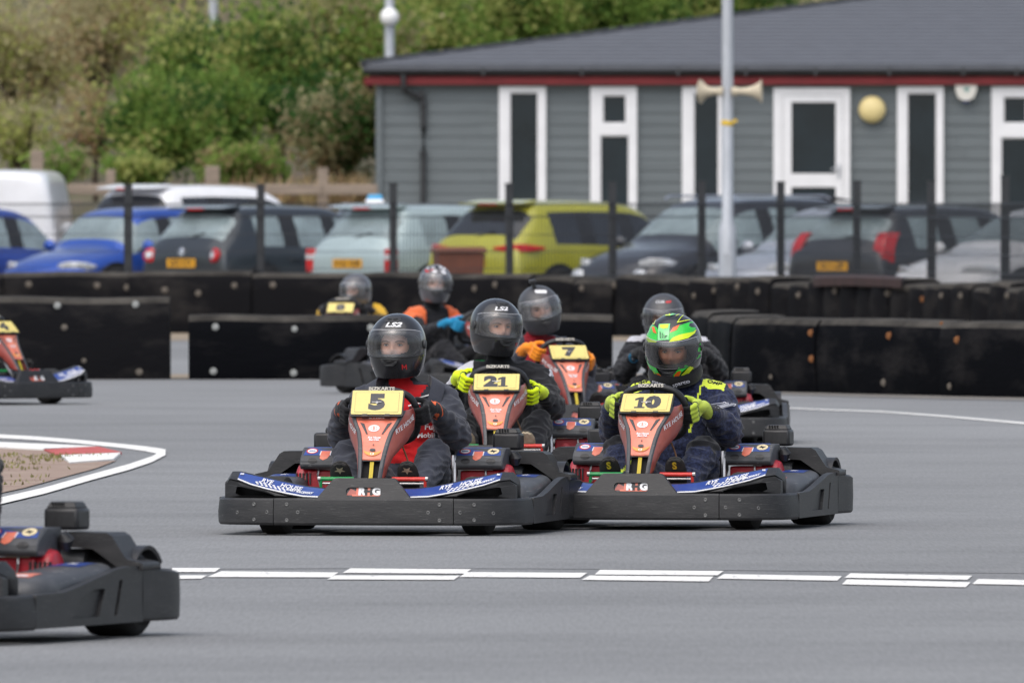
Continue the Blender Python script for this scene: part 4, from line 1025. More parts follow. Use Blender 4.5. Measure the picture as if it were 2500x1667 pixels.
# ---- front bumper: centre band and two wrapped corners
half = [(0.0, -0.900), (0.20, -0.897), (0.401, -0.882), (0.50, -0.862), (0.585, -0.825), (0.645, -0.765), (0.680, -0.690), (0.695, -0.60), (0.702, -0.545)]
def band(path, z0, z1, th=0.05, lean=0.0):
    rings = []
    n = len(path)
    for i, (x, y) in enumerate(path):
        a = Vector(path[max(0, i - 1)]); b = Vector(path[min(n - 1, i + 1)]); t = (b - a).normalized()
        nr = Vector((t.y, -t.x))      # outward for a path running left to right
        zz0 = z0[i] if isinstance(z0, list) else z0; zz1 = z1[i] if isinstance(z1, list) else z1
        prof = [(0.008, zz0), (0.0, zz0 + 0.010), (-0.002, (zz0 + zz1) / 2), (lean, zz1 - 0.008), (lean + 0.008, zz1), (th, zz1), (th, zz0)]
        rings.append([Vector((x - nr.x * o, y - nr.y * o, z)) for o, z in prof])
    return MB().loft(rings)
smooth_half = [tuple(p) for p in sprite([Vector((x, y, 0)) for x, y in half], 0.34)]
smooth_half = [(p[0], p[1]) for p in smooth_half]
ctr = [p for p in smooth_half if p[0] < 0.399] + [(0.399, -0.8822)]
ctr = [(-x, y) for x, y in reversed(ctr[1:])] + ctr
band(ctr, 0.046, 0.164, lean=0.004).build('front_bumper', M_PL, kart)
cor = [(0.4025, -0.8818)] + [p for p in smooth_half if p[0] > 0.41]
co_r = band(cor, 0.046, 0.163, lean=0.004).build('bumper_corner', M_PL, kart)
co_l = band([(-x, y) for x, y in reversed(cor)], 0.046, 0.163, lean=0.004).build('bumper_corner', M_PL, kart)
bb = MB().lathe([(0, -0.004), (0.0085, -0.004), (0.0085, 0.0015), (0.006, 0.0028), (0.003, 0.001), (0, 0.001)], Matrix.Rotation(R(90), 4, 'X'), 12)
rb_me = bb.mesh('rivet', mat('dull_rivet', (0.13, 0.13, 0.128), 0.5, 0.3, var=0.3, vscale=60))
def surf_y(x):
    x = abs(x)
    for (a, ya), (b, yb) in zip(smooth_half, smooth_half[1:]):
        if a <= x <= b and b > a: return ya + (yb - ya) * (x - a) / (b - a)
    return -0.55
for sx in (-1, 1):
    for x, z in ((0.34, 0.137), (0.29, 0.103), (0.34, 0.068), (0.49, 0.137), (0.43, 0.103), (0.49, 0.070), (0.57, 0.10)):
        o = link('rivet', rb_me, kart); o.location = (sx * x, surf_y(x) - 0.0005, z)
        if x > 0.4: o.rotation_euler = (0, 0, sx * R(20 if x < 0.53 else 34))
# ---- centre nose panel with plaque slot
fnose = lambda a, b, d: Vector((a, -0.885 + 0.35 * (b - 0.16) + d, b))
slot = rrect(0.0, 0.192, 0.158, 0.040, 0.018)
nose = MB().plate([(-0.225, 0.15), (0.225, 0.15), (0.205, 0.168), (0.140, 0.246), (0.128, 0.252), (-0.128, 0.252), (-0.140, 0.246), (-0.205, 0.168)], [slot], 0.0, 0.035, fnose).build('nose_panel', M_PL, kart, smooth=0, bevel=0.004)
MB().plate(rrect(0.0, 0.192, 0.17, 0.052, 0.018), (), 0.012, 0.03, fnose).build('plaque', M_PL2, nose, smooth=0)
Mn = frame((0, -0.885 + 0.35 * 0.032 + 0.012, 0.192), (1, 0, 0), (0, 0.33, 0.94))
its = [(*poly_tris([(-0.078, -0.016), (-0.06, 0.016), (0.0, -0.016)]), 3), (*poly_tris([(-0.05, -0.02), (0.072, -0.02), (0.078, -0.012), (-0.055, -0.012)]), 1), (*poly_tris([(0.012, -0.012), (0.026, -0.012), (0.032, 0.018), (0.012, 0.018)]), 1), (*poly_tris([(-0.034, -0.014), (-0.024, -0.014), (-0.024, 0.018), (-0.034, 0.018)]), 1)]
for ch, x, mi in (('R', -0.010, 0), ('H', 0.022, 2), ('G', 0.056, 0)):
    v, f = text_tris(ch, 0.046, 0.0030, width=1.05); its.append(([(p[0] + x, p[1]) for p in v], f, mi))
decal(its, Mn, [M_WHT, M_ORG, M_PL, M_MAR], 'logo', nose, off=0.002)
# ---- blue spoiler wings either side of the nose
def wing(sg):
    us = [0.14, 0.20, 0.28, 0.36, 0.44, 0.52, 0.585, 0.625, 0.648]
    zt = [0.205, 0.206, 0.214, 0.230, 0.247, 0.263, 0.277, 0.276, 0.245]
    zl = [0.163, 0.163, 0.166, 0.180, 0.197, 0.217, 0.240, 0.246, 0.225]
    yb = [-0.70, -0.70, -0.70, -0.695, -0.69, -0.68, -0.66, -0.64, -0.62]
    yf = [-0.84, -0.84, -0.835, -0.825, -0.81, -0.79, -0.755, -0.72, -0.67]
    rings = []
    for u, a, b, c, d in zip(us, zt, zl, yb, yf):
        rings.append([Vector((sg * u, y, z)) for y, z in ((c + 0.05, 0.150), (c + 0.05, a - 0.03), (c + 0.02, a), (c - 0.01, a + 0.001), (d + 0.012, b + 0.006), (d, b), (d + 0.03, b - 0.014), (d + 0.10, 0.150))])
    mb = MB().loft(rings)
    o = mb.build('spoiler_wing', M_PL, kart, smooth=45)
    bvh = mb.bvh()
    # front web under the blade with its hollow
    hole = [(sg * 0.40, 0.171), (sg * 0.575, 0.172), (sg * 0.595, 0.182), (sg * 0.588, 0.212), (sg * 0.565, 0.212), (sg * 0.41, 0.178)]
    out_ = [(sg * 0.27, 0.155), (sg * 0.648, 0.155), (sg * 0.648, 0.222), (sg * 0.622, 0.240), (sg * 0.585, 0.234), (sg * 0.45, 0.193), (sg * 0.34, 0.170)]
    def fw(a, b, d):
        t = min(1.0, max(0.0, (abs(a) - 0.27) / 0.38)); return Vector((a, -0.838 + 0.13 * t ** 2.2 + d, b))
    MB().plate(out_, [hole], 0.0, 0.05, fw).build('wing_web', M_PL, o, smooth=0, bevel=0.004)
    # vinyl on the blade
    top = [(u, a - 0.004) for u, a in zip(us[:-2], zt[:-2])]; bot = [(u, b + 0.009) for u, b in zip(us[:-2], zl[:-2])]
    pts = [(p[0] * sg, p[1]) for p in top] + [(p[0] * sg, p[1]) for p in reversed(bot)]
    M = frame((0, -1.1, 0), (1, 0, 0), (0, 0, 1))
    its = [(*poly_tris(pts), 0)]
    w_edge = [(us[i] * sg, zl[i] + 0.008) for i in range(1, 7)] + [(us[i] * sg, zl[i] + 0.003) for i in range(6, 0, -1)]
    its.append((*poly_tris(w_edge), 1))
    # chequers and lettering follow the blade's slope
    def zmid(u, f): 
        for i in range(len(us) - 1):
            if us[i] <= u <= us[i + 1]:
                t = (u - us[i]) / (us[i + 1] - us[i]); return (zl[i] + (zl[i + 1] - zl[i]) * t) * (1 - f) + (zt[i] + (zt[i + 1] - zt[i]) * t) * f
        return zt[-1]
    for k in range(14):
        for j in range(3):
            if (k + j) % 2: continue
            u = 0.36 + k * 0.0105 - j * 0.004; z = zmid(u, 0.20) + j * 0.0045
            its.append((*poly_tris([(sg * u, z), (sg * (u + 0.0105), z + 0.0022), (sg * (u + 0.0105), z + 0.0067), (sg * u, z + 0.0045)]), 1))
    for s_, size, u0, f in (('RYE', 0.022, 0.455, 0.60), ('HOUSE', 0.022, 0.345, 0.56), ('KART RACEWAY', 0.0115, 0.30, 0.32)):
        uu = u0 if sg < 0 else 0.80 - u0
        v, fc = text_tris(s_, size, 0.0006, shear=0.25, width=1.35)
        its.append(([(sg * uu + p[0], p[1] + zmid(min(0.6, max(0.15, abs(sg * uu + p[0]))), f)) for p in v], fc, 1))
    v, fc = text_tris('biz', 0.010, 0.0006, width=1.3); its.append(([(sg * 0.572 + p[0], p[1] + 0.262) for p in v], fc, 1))
    decal(its, M, [M_BLUE, M_WHT], 'wing_vinyl', o, bvh, 0.0012, 0.03)
    return o
wing(-1); wing(1)
# ---- steering fairing
rows = [(0.545, -0.505, 0.106, 0.118, 0.138, -0.40), (0.523, -0.525, 0.098, 0.112, 0.146, -0.40), (0.496, -0.55, 0.086, 0.100, 0.149, -0.41), (0.449, -0.585, 0.062, 0.077, 0.147, -0.43), (0.40, -0.62, 0.050, 0.065, 0.127, -0.475), (0.36, -0.65, 0.044, 0.059, 0.100, -0.53), (0.329, -0.675, 0.041, 0.055, 0.080, -0.58), (0.282, -0.705, 0.037, 0.051, 0.066, -0.63), (0.245, -0.73, 0.036, 0.049, 0.061, -0.66)]
mb = MB()
fine = []
for i in range(len(rows) - 1):
    p0, p1, p2, p3 = [Vector(rows[max(0, min(len(rows) - 1, i + k))][:3] + (0,)) for k in (-1, 0, 1, 2)]
    for k in range(3):
        t = k / 3; fine.append([a + (b - a) * t for a, b in zip(rows[i], rows[i + 1])])
fine.append(list(rows[-1]))
for i in range(len(fine) - 1):
    a, b = fine[i], fine[i + 1]
    for sg in (-1, 1):
        def P3(r, k):
            z, y, wf, we, ws, yb = r
            return [Vector((0, y - 0.004, z)), Vector((sg * wf, y, z)), Vector((sg * (wf + 0.002), y - 0.007, z)), Vector((sg * we, y - 0.005, z)), Vector((sg * (we + 0.006), y + 0.006, z)), Vector((sg * (we * 0.45 + ws * 0.55 + 0.004), (y * 0.55 + yb * 0.45), z + 0.004)), Vector((sg * ws, yb, z + 0.01)), Vector((sg * (ws - 0.004), yb + 0.03, z + 0.012))][k]
        for k, mi in ((0, 0), (1, 1), (2, 1), (3, 1), (4, 2), (5, 2), (6, 1)):
            if k == 0 and a[0] < 0.332: continue
            q = [P3(a, k), P3(a, k + 1), P3(b, k + 1), P3(b, k)]
            mb.add(q if sg > 0 else list(reversed(q)), [(0, 1, 2, 3)], mi)
bmx = bmesh.new(); me = bpy.data.meshes.new('tmp'); me.from_pydata([tuple(p) for p in mb.v], [], mb.f); bmx.from_mesh(me)
fair_bvh = mb.bvh()
fairing = mb.build('steering_fairing', [M_ORG, M_PL2, M_MAR], kart, smooth=50)
bm = bmesh.new(); bm.from_mesh(fairing.data); bmesh.ops.remove_doubles(bm, verts=bm.verts, dist=0.0004); bmesh.ops.recalc_face_normals(bm, faces=bm.faces)
if sum(f.normal.y for f in bm.faces) > 0: bmesh.ops.reverse_faces(bm, faces=bm.faces)
bm.to_mesh(fairing.data); bm.free(); bmx.free(); bpy.data.meshes.remove(me)
fairing.data.polygons.foreach_set('use_smooth', [True] * len(fairing.data.polygons)); fairing.data.set_sharp_from_angle(angle=R(50))
sol = fairing.modifiers.new('solid', 'SOLIDIFY'); sol.thickness = 0.006; sol.offset = -1
MB().box((0, -0.668, 0.327), (0.088, 0.012, 0.010)).build('cross_bar', M_PL2, fairing, smooth=0, bevel=0.002)
MB().box((0, -0.66, 0.282), (0.085, 0.01, 0.095), M=Matrix.Rotation(R(-28), 3, 'X')).build('gap_shade', M_HOLE, fairing, smooth=0)  # black sheet paints the shade inside the open gap
MB().box((0.002, -0.688, 0.286), (0.017, 0.003, 0.088), M=Matrix.Rotation(R(-28), 3, 'X')).build('strap', M_STRAP, fairing, smooth=0)
Mf = frame((0, -0.9, 0), (1, 0, 0), (0, 0, 1))
its = []
for sg in (-1, 1):      # vent slots, the dark of their openings painted flat
    its.append((*poly_tris([(sg * 0.072, 0.492), (sg * 0.052, 0.486), (sg * 0.030, 0.440), (sg * 0.037, 0.440)]), 3))
    its.append((*poly_tris([(sg * 0.068, 0.489), (sg * 0.056, 0.485), (sg * 0.036, 0.445), (sg * 0.040, 0.445)]), 4))
its.append((*poly_tris(oval(-0.006, 0.466, 0.025, 0.0145, 28)), 1)); its.append((*poly_tris(oval(-0.006, 0.466, 0.015, 0.010, 20)), 0)); its.append((*poly_tris(oval(-0.006, 0.466, 0.0125, 0.008, 20)), 1))
v, f = text_tris('B', 0.016, 0.0008); its.append(([(p[0] - 0.006, p[1] + 0.466) for p in v], f, 0))
for s_, sz, z in (('RYE HOUSE', 0.019, 0.514), ('Rye House', 0.0125, 0.425), ('Kart Club', 0.011, 0.415)):
    v, f = text_tris(s_, sz, 0.0005, shear=0.2, width=1.30 if z > 0.5 else 1.0); its.append(([(p[0], p[1] + z) for p in v], f, 1))
its.append((*poly_tris([(-0.084, 0.5035), (0.082, 0.5035), (0.082, 0.5015), (-0.084, 0.5015)]), 4))
cr = [(0.040 * math.cos(R(a)), 0.372 + 0.026 * math.sin(R(a))) for a in range(185, 356, 10)] + [(0.046 * math.cos(R(a)), 0.380 + 0.020 * math.sin(R(a))) for a in range(350, 189, -10)]
its.append((*poly_tris(cr), 2)); its.append((*poly_tris(oval(0, 0.354, 0.008, 0.006)), 1))
its.append((*poly_tris(oval(0, 0.371, 0.013, 0.0065)), 4)); its.append((*poly_tris(oval(0.001, 0.393, 0.003, 0.003, 8)), 3))
decal(its, Mf, [M_ORG, M_WHT, M_ORG2, M_BLK, M_DIG], 'fairing_print', fairing, fair_bvh, 0.0016, 0.03)
for sg, s_ in ((1, 'RYE HOUSE'), (-1, 'RYE HOUSE')):
    nrm = Vector((sg * 0.80, -0.60, 0)).normalized()
    xd = Vector((sg * 0.60 * sg, 0.80 * sg, 0)) if sg > 0 else Vector((0.60, -0.80, 0))
    Ms = frame(Vector((sg * 0.118, -0.50, 0.482)) + nrm * 0.2, xd + Vector((0, 0, 0.45 * sg)), (0, 0, 1))
    v, f = text_tris(s_, 0.030, 0.0005, shear=0.15, width=1.05)
    decal([(v, f, 0)], Ms, [M_WHT], 'fairing_print', fairing, fair_bvh, 0.0015, 0.02)
# ---- number plate
tau = R(48); up = Vector((0, math.sin(tau), math.cos(tau))); nrm = Vector((0, -math.cos(tau), math.sin(tau)))
PC = Vector((0, -0.515, 0.563)); MPl = frame(PC, (1, 0, 0), up)
RT = lambda a, b, d: MPl @ Vector((a, b, -d))
plate = MB().plate(rrect(0, 0, 0.236, 0.128, 0.006), (), 0.004, 0.016, RT).build('number_plate', M_BLK, kart, smooth=0, bevel=0.002)
MB().plate(rrect(0, 0.002, 0.226, 0.117, 0.005), (), 0.0, 0.005, RT).build('plate_face', M_YEL, plate, smooth=0)
g = 0.0009
decal([(*poly_tris(rrect(0, 0.002, 0.196, 0.098, 0.004)), 0), (*poly_tris(rrect(0, 0.002, 0.196 - 2 * g, 0.098 - 2 * g, 0.004)), 1)], MPl, [M_DIG, M_YEL], 'plate_border', plate, off=0.0006)
for x in (-0.05, 0.05): MB().plate([(x - 0.014, -0.068), (x + 0.014, -0.068), (x + 0.011, -0.056), (x - 0.011, -0.056)], (), -0.003, 0.02, RT).build('clip', M_BLK, plate, smooth=0)
MB().lathe([(0, 0), (0.006, 0), (0.006, 0.004), (0.0, 0.006)], MPl, 8).build('screw', M_STEEL, plate)
MB().tube([MPl @ Vector((-0.022, 0.002, 0.004)), MPl @ Vector((0.0, 0.0, 0.006)), MPl @ Vector((0.02, 0.003, 0.004))], 0.0018, 5).build('wing_nut', M_STEEL, plate)
# ---- steering wheel and column
WC = Vector((0, -0.33, 0.515)); wup = Vector((0, -0.50, 0.866)); wn = Vector((0, 0.866, 0.50))   # wn faces the driver
def wheel_pt(a, r=1.0):
    x, y = math.cos(a), math.sin(a)
    q = 4.0; k = (abs(x) ** q + abs(y) ** q) ** (-1 / q); k = 0.55 + 0.45 * k
    return WC + Vector((0.148 * x * k * r, 0, 0)) + wup * (0.138 * y * k * r)
sw = MB().tube([wheel_pt(2 * math.pi * i / 48) for i in range(48)], 0.0155, 10, closed=True).build('steering_wheel', M_BLK, kart, smooth=180)
mb = MB()
for a in (200, 340, 90): mb.tube([WC - wn * 0.03, WC.lerp(wheel_pt(R(a)), 0.5) - wn * 0.012, wheel_pt(R(a))], [0.014, 0.012, 0.010], 6)
mb.lathe([(0, -0.05), (0.035, -0.05), (0.035, -0.02), (0, -0.02)], frame(WC, (1, 0, 0), wup), 16); mb.build('spokes', M_FRAME, sw)
v, f = text_tris('BIZKARTS', 0.021, 0.0008, width=1.25)
decal([(v, f, 0)], frame(wheel_pt(R(90)) + Vector((0, -0.0155, 0.004)), (1, 0, 0), (0, 0.35, 0.94)), [mat('worn_white_print', hexc('b9b4aa'), 0.6, var=0.3, vscale=60)], 'rim_print', sw)
MB().tube([WC - wn * 0.03, (0, -0.62, 0.20)], 0.011, 8).build('steering_column', M_STEEL, kart)
# ---- wheels
def tyre_rim(r, w_):
    t = MB().lathe([(r * 0.5, -w_ * 0.46), (r * 0.62, -w_ * 0.5), (r * 0.86, -w_ * 0.50), (r * 0.965, -w_ * 0.43), (r, -w_ * 0.30), (r, w_ * 0.30), (r * 0.965, w_ * 0.43), (r * 0.86, w_ * 0.50), (r * 0.62, w_ * 0.5), (r * 0.5, w_ * 0.46)], Matrix.Rotation(R(90), 4, 'Y'), 36, caps=False).mesh('tyre', M_TYRE, 40)
    ri = MB().lathe([(0, -w_ * 0.15), (r * 0.2, -w_ * 0.18), (r * 0.26, -w_ * 0.1), (r * 0.44, -w_ * 0.12), (r * 0.5, -w_ * 0.46), (r * 0.53, -w_ * 0.48), (r * 0.53, w_ * 0.48), (r * 0.5, w_ * 0.46), (r * 0.44, w_ * 0.12), (r * 0.26, w_ * 0.1), (r * 0.2, w_ * 0.18), (0, w_ * 0.15)], Matrix.Rotation(R(90), 4, 'Y'), 24).mesh('rim', M_RIM, 40)
    return t, ri
tf, rf = tyre_rim(0.128, 0.118); tr, rr = tyre_rim(0.140, 0.185)
def wheel(me_t, me_r, x, y, r, steer=0.0):
    t = link('wheel', me_t, kart); t.location = (x, y, r - 0.001); t.rotation_euler = (0, 0, steer)
    link('rim', me_r, t)
    return t
STEER = R(-7)
for sg in (-1, 1):
    wheel(tf, rf, sg * 0.452, -0.52, 0.128, STEER); wheel(tr, rr, sg * 0.560, 0.54, 0.140)
MB().tube([(-0.62, 0.54, 0.14), (0.62, 0.54, 0.14)], 0.02, 10).build('rear_axle', M_STEEL, kart)
MB().tube([(-0.40, -0.52, 0.128), (-0.30, -0.50, 0.10), (0.30, -0.50, 0.10), (0.40, -0.52, 0.128)], 0.016, 8).build('front_axle', M_FRAME, kart)
# ---- chassis
mb = MB()
for sg in (-1, 1):
    mb.tube(sprite([(sg * 0.22, -0.80, 0.07), (sg * 0.23, -0.55, 0.07), (sg * 0.31, -0.25, 0.07), (sg * 0.33, 0.3, 0.07), (sg * 0.31, 0.74, 0.08)], 0.25), 0.016, 8)
    mb.tube([(sg * 0.33, -0.32, 0.075), (sg * 0.64, -0.32, 0.09), (sg * 0.655, 0.25, 0.09), (sg * 0.33, 0.25, 0.075)], 0.011, 6)
for y in (-0.78, -0.3, 0.2, 0.70): mb.tube([(-0.31, y, 0.07), (0.31, y, 0.07)], 0.013, 6)
mb.build('chassis_frame', M_FRAME, kart)
MB().plate([(-0.22, -0.80), (0.22, -0.80), (0.30, -0.28), (0.30, 0.0), (-0.30, 0.0), (-0.30, -0.28)], (), 0.0, 0.005, XY(0.050)).build('floor_tray', M_PL, kart, smooth=0)
for sg in (-1, 1):
    MB().plate([(sg * a, b) for a, b in ((0.305, -0.40), (0.66, -0.40), (0.69, -0.30), (0.69, 0.36), (0.305, 0.36))], (), 0.0, 0.006, XY(0.056)).build('shade_tray', M_PL, kart, smooth=0)  # unseen tray added to deepen the shade on the ground below
MB().plate([(-0.60, -0.80), (0.60, -0.80), (0.52, -0.70), (-0.52, -0.70)], (), 0.0, 0.006, XY(0.060)).build('shade_tray', M_PL, kart, smooth=0)  # front strip, added for the same ground shade
# ---- side guards (outer) : flat run with pressed recesses, rounded rear hoop
def side(sg):
    out_ = [(-0.548, 0.050), (0.42, 0.052), (0.42, 0.238), (0.30, 0.240), (0.18, 0.232), (0.0, 0.206), (-0.16, 0.182), (-0.30, 0.166), (-0.548, 0.163)]
    h1 = [(-0.22, 0.078), (0.02, 0.078), (0.075, 0.170), (-0.02, 0.170), (-0.12, 0.150)]
    h2 = [(0.155, 0.078), (0.185, 0.078), (0.235, 0.196), (0.205, 0.196)]
    g_ = MB().plate(out_, [h1, h2], 0.0, 0.03, YZ(0.703, sg)).build('side_guard', M_PL, kart, smooth=0, bevel=0.005)
    MB().plate([(-0.26, 0.062), (0.26, 0.062), (0.26, 0.21), (0.12, 0.20), (-0.1, 0.175), (-0.24, 0.15)], (), 0.014, 0.028, YZ(0.703, sg)).build('recess_panel', M_PL, g_, smooth=0)
    pth = [(0.703, 0.419), (0.712, 0.52), (0.722, 0.62), (0.720, 0.70), (0.700, 0.765), (0.655, 0.805), (0.59, 0.82), (0.50, 0.822), (0.42, 0.822)]
    pth = [(p.x, p.y) for p in sprite([Vector((x, y, 0)) for x, y in pth], 0.34)]
    n = len(pth); zt = [0.238 - 0.028 * min(1, i / 8) for i in range(n)]
    q = [(x, y) for x, y in pth] if sg > 0 else [(-x, y) for x, y in reversed(pth)]
    band(q, 0.052, zt if sg > 0 else list(reversed(zt)), 0.045).build('rear_hoop', M_PL, kart)
    MB().box((sg * 0.60, 0.827, 0.135), (0.09, 0.012, 0.075)).build('hoop_recess', M_HOLE, kart, smooth=0, bevel=0.01)
    # top shelf between guard and pod
    MB().plate([(0.60, -0.50), (0.690, -0.50), (0.690, 0.25), (0.60, 0.25)] if sg > 0 else [(-0.60, -0.50), (-0.690, -0.50), (-0.690, 0.25), (-0.60, 0.25)], (), 0.0, 0.01, XY(0.150)).build('guard_shelf', M_PL, kart, smooth=0)
    # pod
    rings = []
    for y, cx_, hw, z0, z1 in ((-0.385, 0.535, 0.030, 0.13, 0.165), (-0.37, 0.535, 0.075, 0.09, 0.195), (-0.33, 0.535, 0.105, 0.07, 0.212), (-0.24, 0.535, 0.118, 0.062, 0.222), (0.0, 0.535, 0.120, 0.06, 0.236), (0.20, 0.54, 0.115, 0.06, 0.250), (0.31, 0.545, 0.100, 0.07, 0.252), (0.345, 0.55, 0.07, 0.10, 0.240)):
        ring = []
        for k in range(20):
            a = 2 * math.pi * k / 20; c, s2 = math.cos(a), math.sin(a); e = 0.55
            ring.append(Vector((sg * cx_ + hw * math.copysign(abs(c) ** e, c), y, (z0 + z1) / 2 + (z1 - z0) / 2 * math.copysign(abs(s2) ** e, s2))))
        rings.append(ring)
    mb = MB().loft(rings); pod = mb.build('side_pod', M_PL2, kart, smooth=60)
    bv = mb.bvh(); Mt = frame((0, 0, 0.6), (1, 0, 0), (0, 1, 0))
    its = [(*poly_tris([(sg * 0.48, 0.10), (sg * 0.60, 0.10), (sg * 0.60, 0.27), (sg * 0.48, 0.27)]), 0), (*poly_tris([(sg * 0.47, -0.30), (sg * 0.58, -0.30), (sg * 0.58, -0.18), (sg * 0.47, -0.18)]), 1), (*poly_tris([(sg * 0.49, -0.28), (sg * 0.56, -0.28), (sg * 0.56, -0.25), (sg * 0.49, -0.25)]), 2)]
    v, f = text_tris('biz', 0.05, 0.001); its.append(([(sg * 0.545 + p[1], 0.19 + p[0] * sg) for p in v], f, 2))
    decal(its, Mt, [M_BLUE, M_ORG, M_WHT], 'pod_vinyl', pod, bv, 0.0015, 0.03, split=True)
    # ---- engine
    ex, ey = sg * 0.345, 0.20
    eng = MB()
    eng.box((ex, ey + 0.02, 0.215), (0.17, 0.20, 0.11))
    eng.lathe([(0, -0.05), (0.072, -0.05), (0.075, 0.0), (0.068, 0.03), (0.03, 0.045), (0, 0.045)], Matrix.Translation((ex + sg * 0.105, ey, 0.225)) @ Matrix.Rotation(R(90 * sg), 4, 'Y'), 20)
    engine = eng.build('engine', M_ENG, kart, bevel=0.008)
    for k in range(5): MB().box((ex + sg * (0.072 + 0.016 * k), ey - 0.081 + 0.004 * k, 0.232), (0.007, 0.012, 0.05)).build('cooling_slot', M_BLK, engine, smooth=0)
    MB().box((ex, ey + 0.0, 0.165), (0.20, 0.26, 0.02)).build('engine_mount', M_ALU, engine, smooth=0, bevel=0.004)
    MB().lathe([(0, 0), (0.016, 0), (0.022, 0.012), (0.022, 0.026), (0, 0.028)], Matrix.Translation((ex - sg * 0.03, ey - 0.08, 0.225)) @ Matrix.Rotation(R(90), 4, 'X'), 12).build('oil_cap', M_ENG, engine)
    MB().lathe([(0, 0), (0.02, 0), (0.02, 0.05), (0.012, 0.06), (0, 0.06)], Matrix.Translation((ex - sg * 0.08, ey - 0.07, 0.18)) @ Matrix.Rotation(R(90), 4, 'X'), 12).build('carburettor', M_ALU, engine)
    MB().tube([(ex + sg * 0.03, ey - 0.085, 0.285), (ex + sg * 0.034, ey - 0.10, 0.25), (ex + sg * 0.025, ey - 0.095, 0.20)], 0.005, 6).build('lever', M_STEEL, engine)
    # grey tank cover with blue vinyl
    pf = [(0.11, 0.268), (-0.115, 0.268), (-0.132, 0.285), (-0.128, 0.312), (-0.108, 0.333), (-0.045, 0.372), (-0.02, 0.378), (0.11, 0.376)]
    mb = MB().loft([[Vector((ex + x, ey + a * (1 if abs(x) < 0.1 else 0.94), 0.322 + (b - 0.322) * (1 if abs(x) < 0.1 else 0.88))) for a, b in pf] for x in (-0.112, -0.100, 0.100, 0.112)])
    cov = mb.build('tank_cover', M_PL2, kart, smooth=30, bevel=0.006)
    bv = mb.bvh(); Mc = frame((0, -0.6, 0), (1, 0, 0), (0, 0, 1))
    def shp(pts): return [(ex + a, b) for a, b in pts]
    its = [(*poly_tris(shp([(-0.100, 0.336), (0.100, 0.336), (0.092, 0.371), (-0.092, 0.371)])), 0),
           (*poly_tris(shp([(-0.028, 0.336), (0.022, 0.336), (0.022, 0.372), (-0.024, 0.372)])), 2), (*poly_tris(shp([(-0.024, 0.322), (-0.008, 0.314), (0.010, 0.322), (0.018, 0.336), (0.018, 0.372), (-0.020, 0.372), (-0.024, 0.336)])), 1),
           (*poly_tris([(ex - 0.065 + p[0], p[1] + 0.354) for p in oval(0, 0, 0.026, 0.0115)]), 4), (*poly_tris([(ex - 0.065 + p[0], p[1] + 0.354) for p in oval(0, 0, 0.021, 0.0085)]), 2),
           (*poly_tris([(ex + 0.062 + p[0], p[1] + 0.354) for p in oval(0, 0, 0.026, 0.0125)]), 3)]
    its.append((*poly_tris([(ex - 0.080, 0.3525), (ex - 0.050, 0.3525), (ex - 0.052, 0.3560), (ex - 0.078, 0.3560)]), 0))
    its.append((*poly_tris([(ex + 0.046, 0.352), (ex + 0.060, 0.3515), (ex + 0.066, 0.347), (ex + 0.070, 0.3525), (ex + 0.079, 0.357), (ex + 0.062, 0.3575), (ex + 0.056, 0.361)]), 5))
    for q in (-0.055, 0.060): its.append((*poly_tris([(ex + q + p[0], p[1] + 0.312) for p in oval(0, 0, 0.021, 0.0105)]), 5))  # black ovals paint the shade of two recesses in the cover
    decal(its, Mc, [M_BLUE, M_ORG, M_WHT, M_CREAM, M_REDP, M_BLK], 'tank_vinyl_shade', cov, bv, 0.0012, 0.03, split=True)
    # air box with cap behind
    ax, ay = sg * 0.405 + 0.02, 0.43
    mb = MB(); mb.box((ax, ay, 0.395), (0.125, 0.12, 0.075)); ab = mb.build('air_box', M_BLK, kart, bevel=0.012)
    if sg < 0:
        MB().lathe([(0.024, 0), (0.026, 0.010), (0.022, 0.022), (0.010, 0.026), (0, 0.026)], Matrix.Translation((ax + 0.01, ay - 0.02, 0.432)), 14).build('cap', M_BLK, ab)
    else:
        MB().box((ax, ay, 0.442), (0.11, 0.11, 0.022), top=(0.8, 0.8)).build('lid', M_PL, ab, bevel=0.005)
        for k in range(4): MB().box((ax - 0.03 + 0.012 * k, ay - 0.053, 0.446), (0.006, 0.01, 0.010)).build('slot', M_HOLE, ab, smooth=0)
    # filler neck, exhaust can, wheel guard plate
    MB().tube([(ax + sg * 0.05, 0.28, 0.30), (ax + sg * 0.06, 0.27, 0.33), (ax + sg * 0.055, 0.26, 0.352)], [0.024, 0.028, 0.014], 10).build('filler_neck', M_BLK, kart)
    MB().lathe([(0, -0.09), (0.045, -0.09), (0.05, -0.08), (0.05, 0.08), (0.045, 0.09), (0, 0.09)], Matrix.Translation((sg * 0.40, 0.46, 0.245)) @ Matrix.Rotation(R(90), 4, 'Y'), 18).build('exhaust_can', M_PL2, kart)
    gp_ = [(0.405, 0.338), (0.425, 0.352), (0.585, 0.350), (0.605, 0.338), (0.655, 0.262), (0.715, 0.248), (0.715, 0.225), (0.64, 0.222), (0.575, 0.268), (0.535, 0.295), (0.42, 0.302)]
    MB().plate([(sg * a, b) for a, b in gp_], (), 0.0, 0.17, XZ(0.385)).build('wheel_guard', M_PL, kart, smooth=0, bevel=0.008)
    rings = []
    for k in range(9):
        a = R(20 + 120 * k / 8); rings.append([Vector((sg * x, 0.56 - rr_ * math.cos(a), 0.14 + rr_ * math.sin(a))) for x, rr_ in ((0.47, 0.152), (0.665, 0.152), (0.67, 0.165), (0.465, 0.165))])
    MB().loft(rings).build('mudguard', M_BLK, kart, smooth=40)
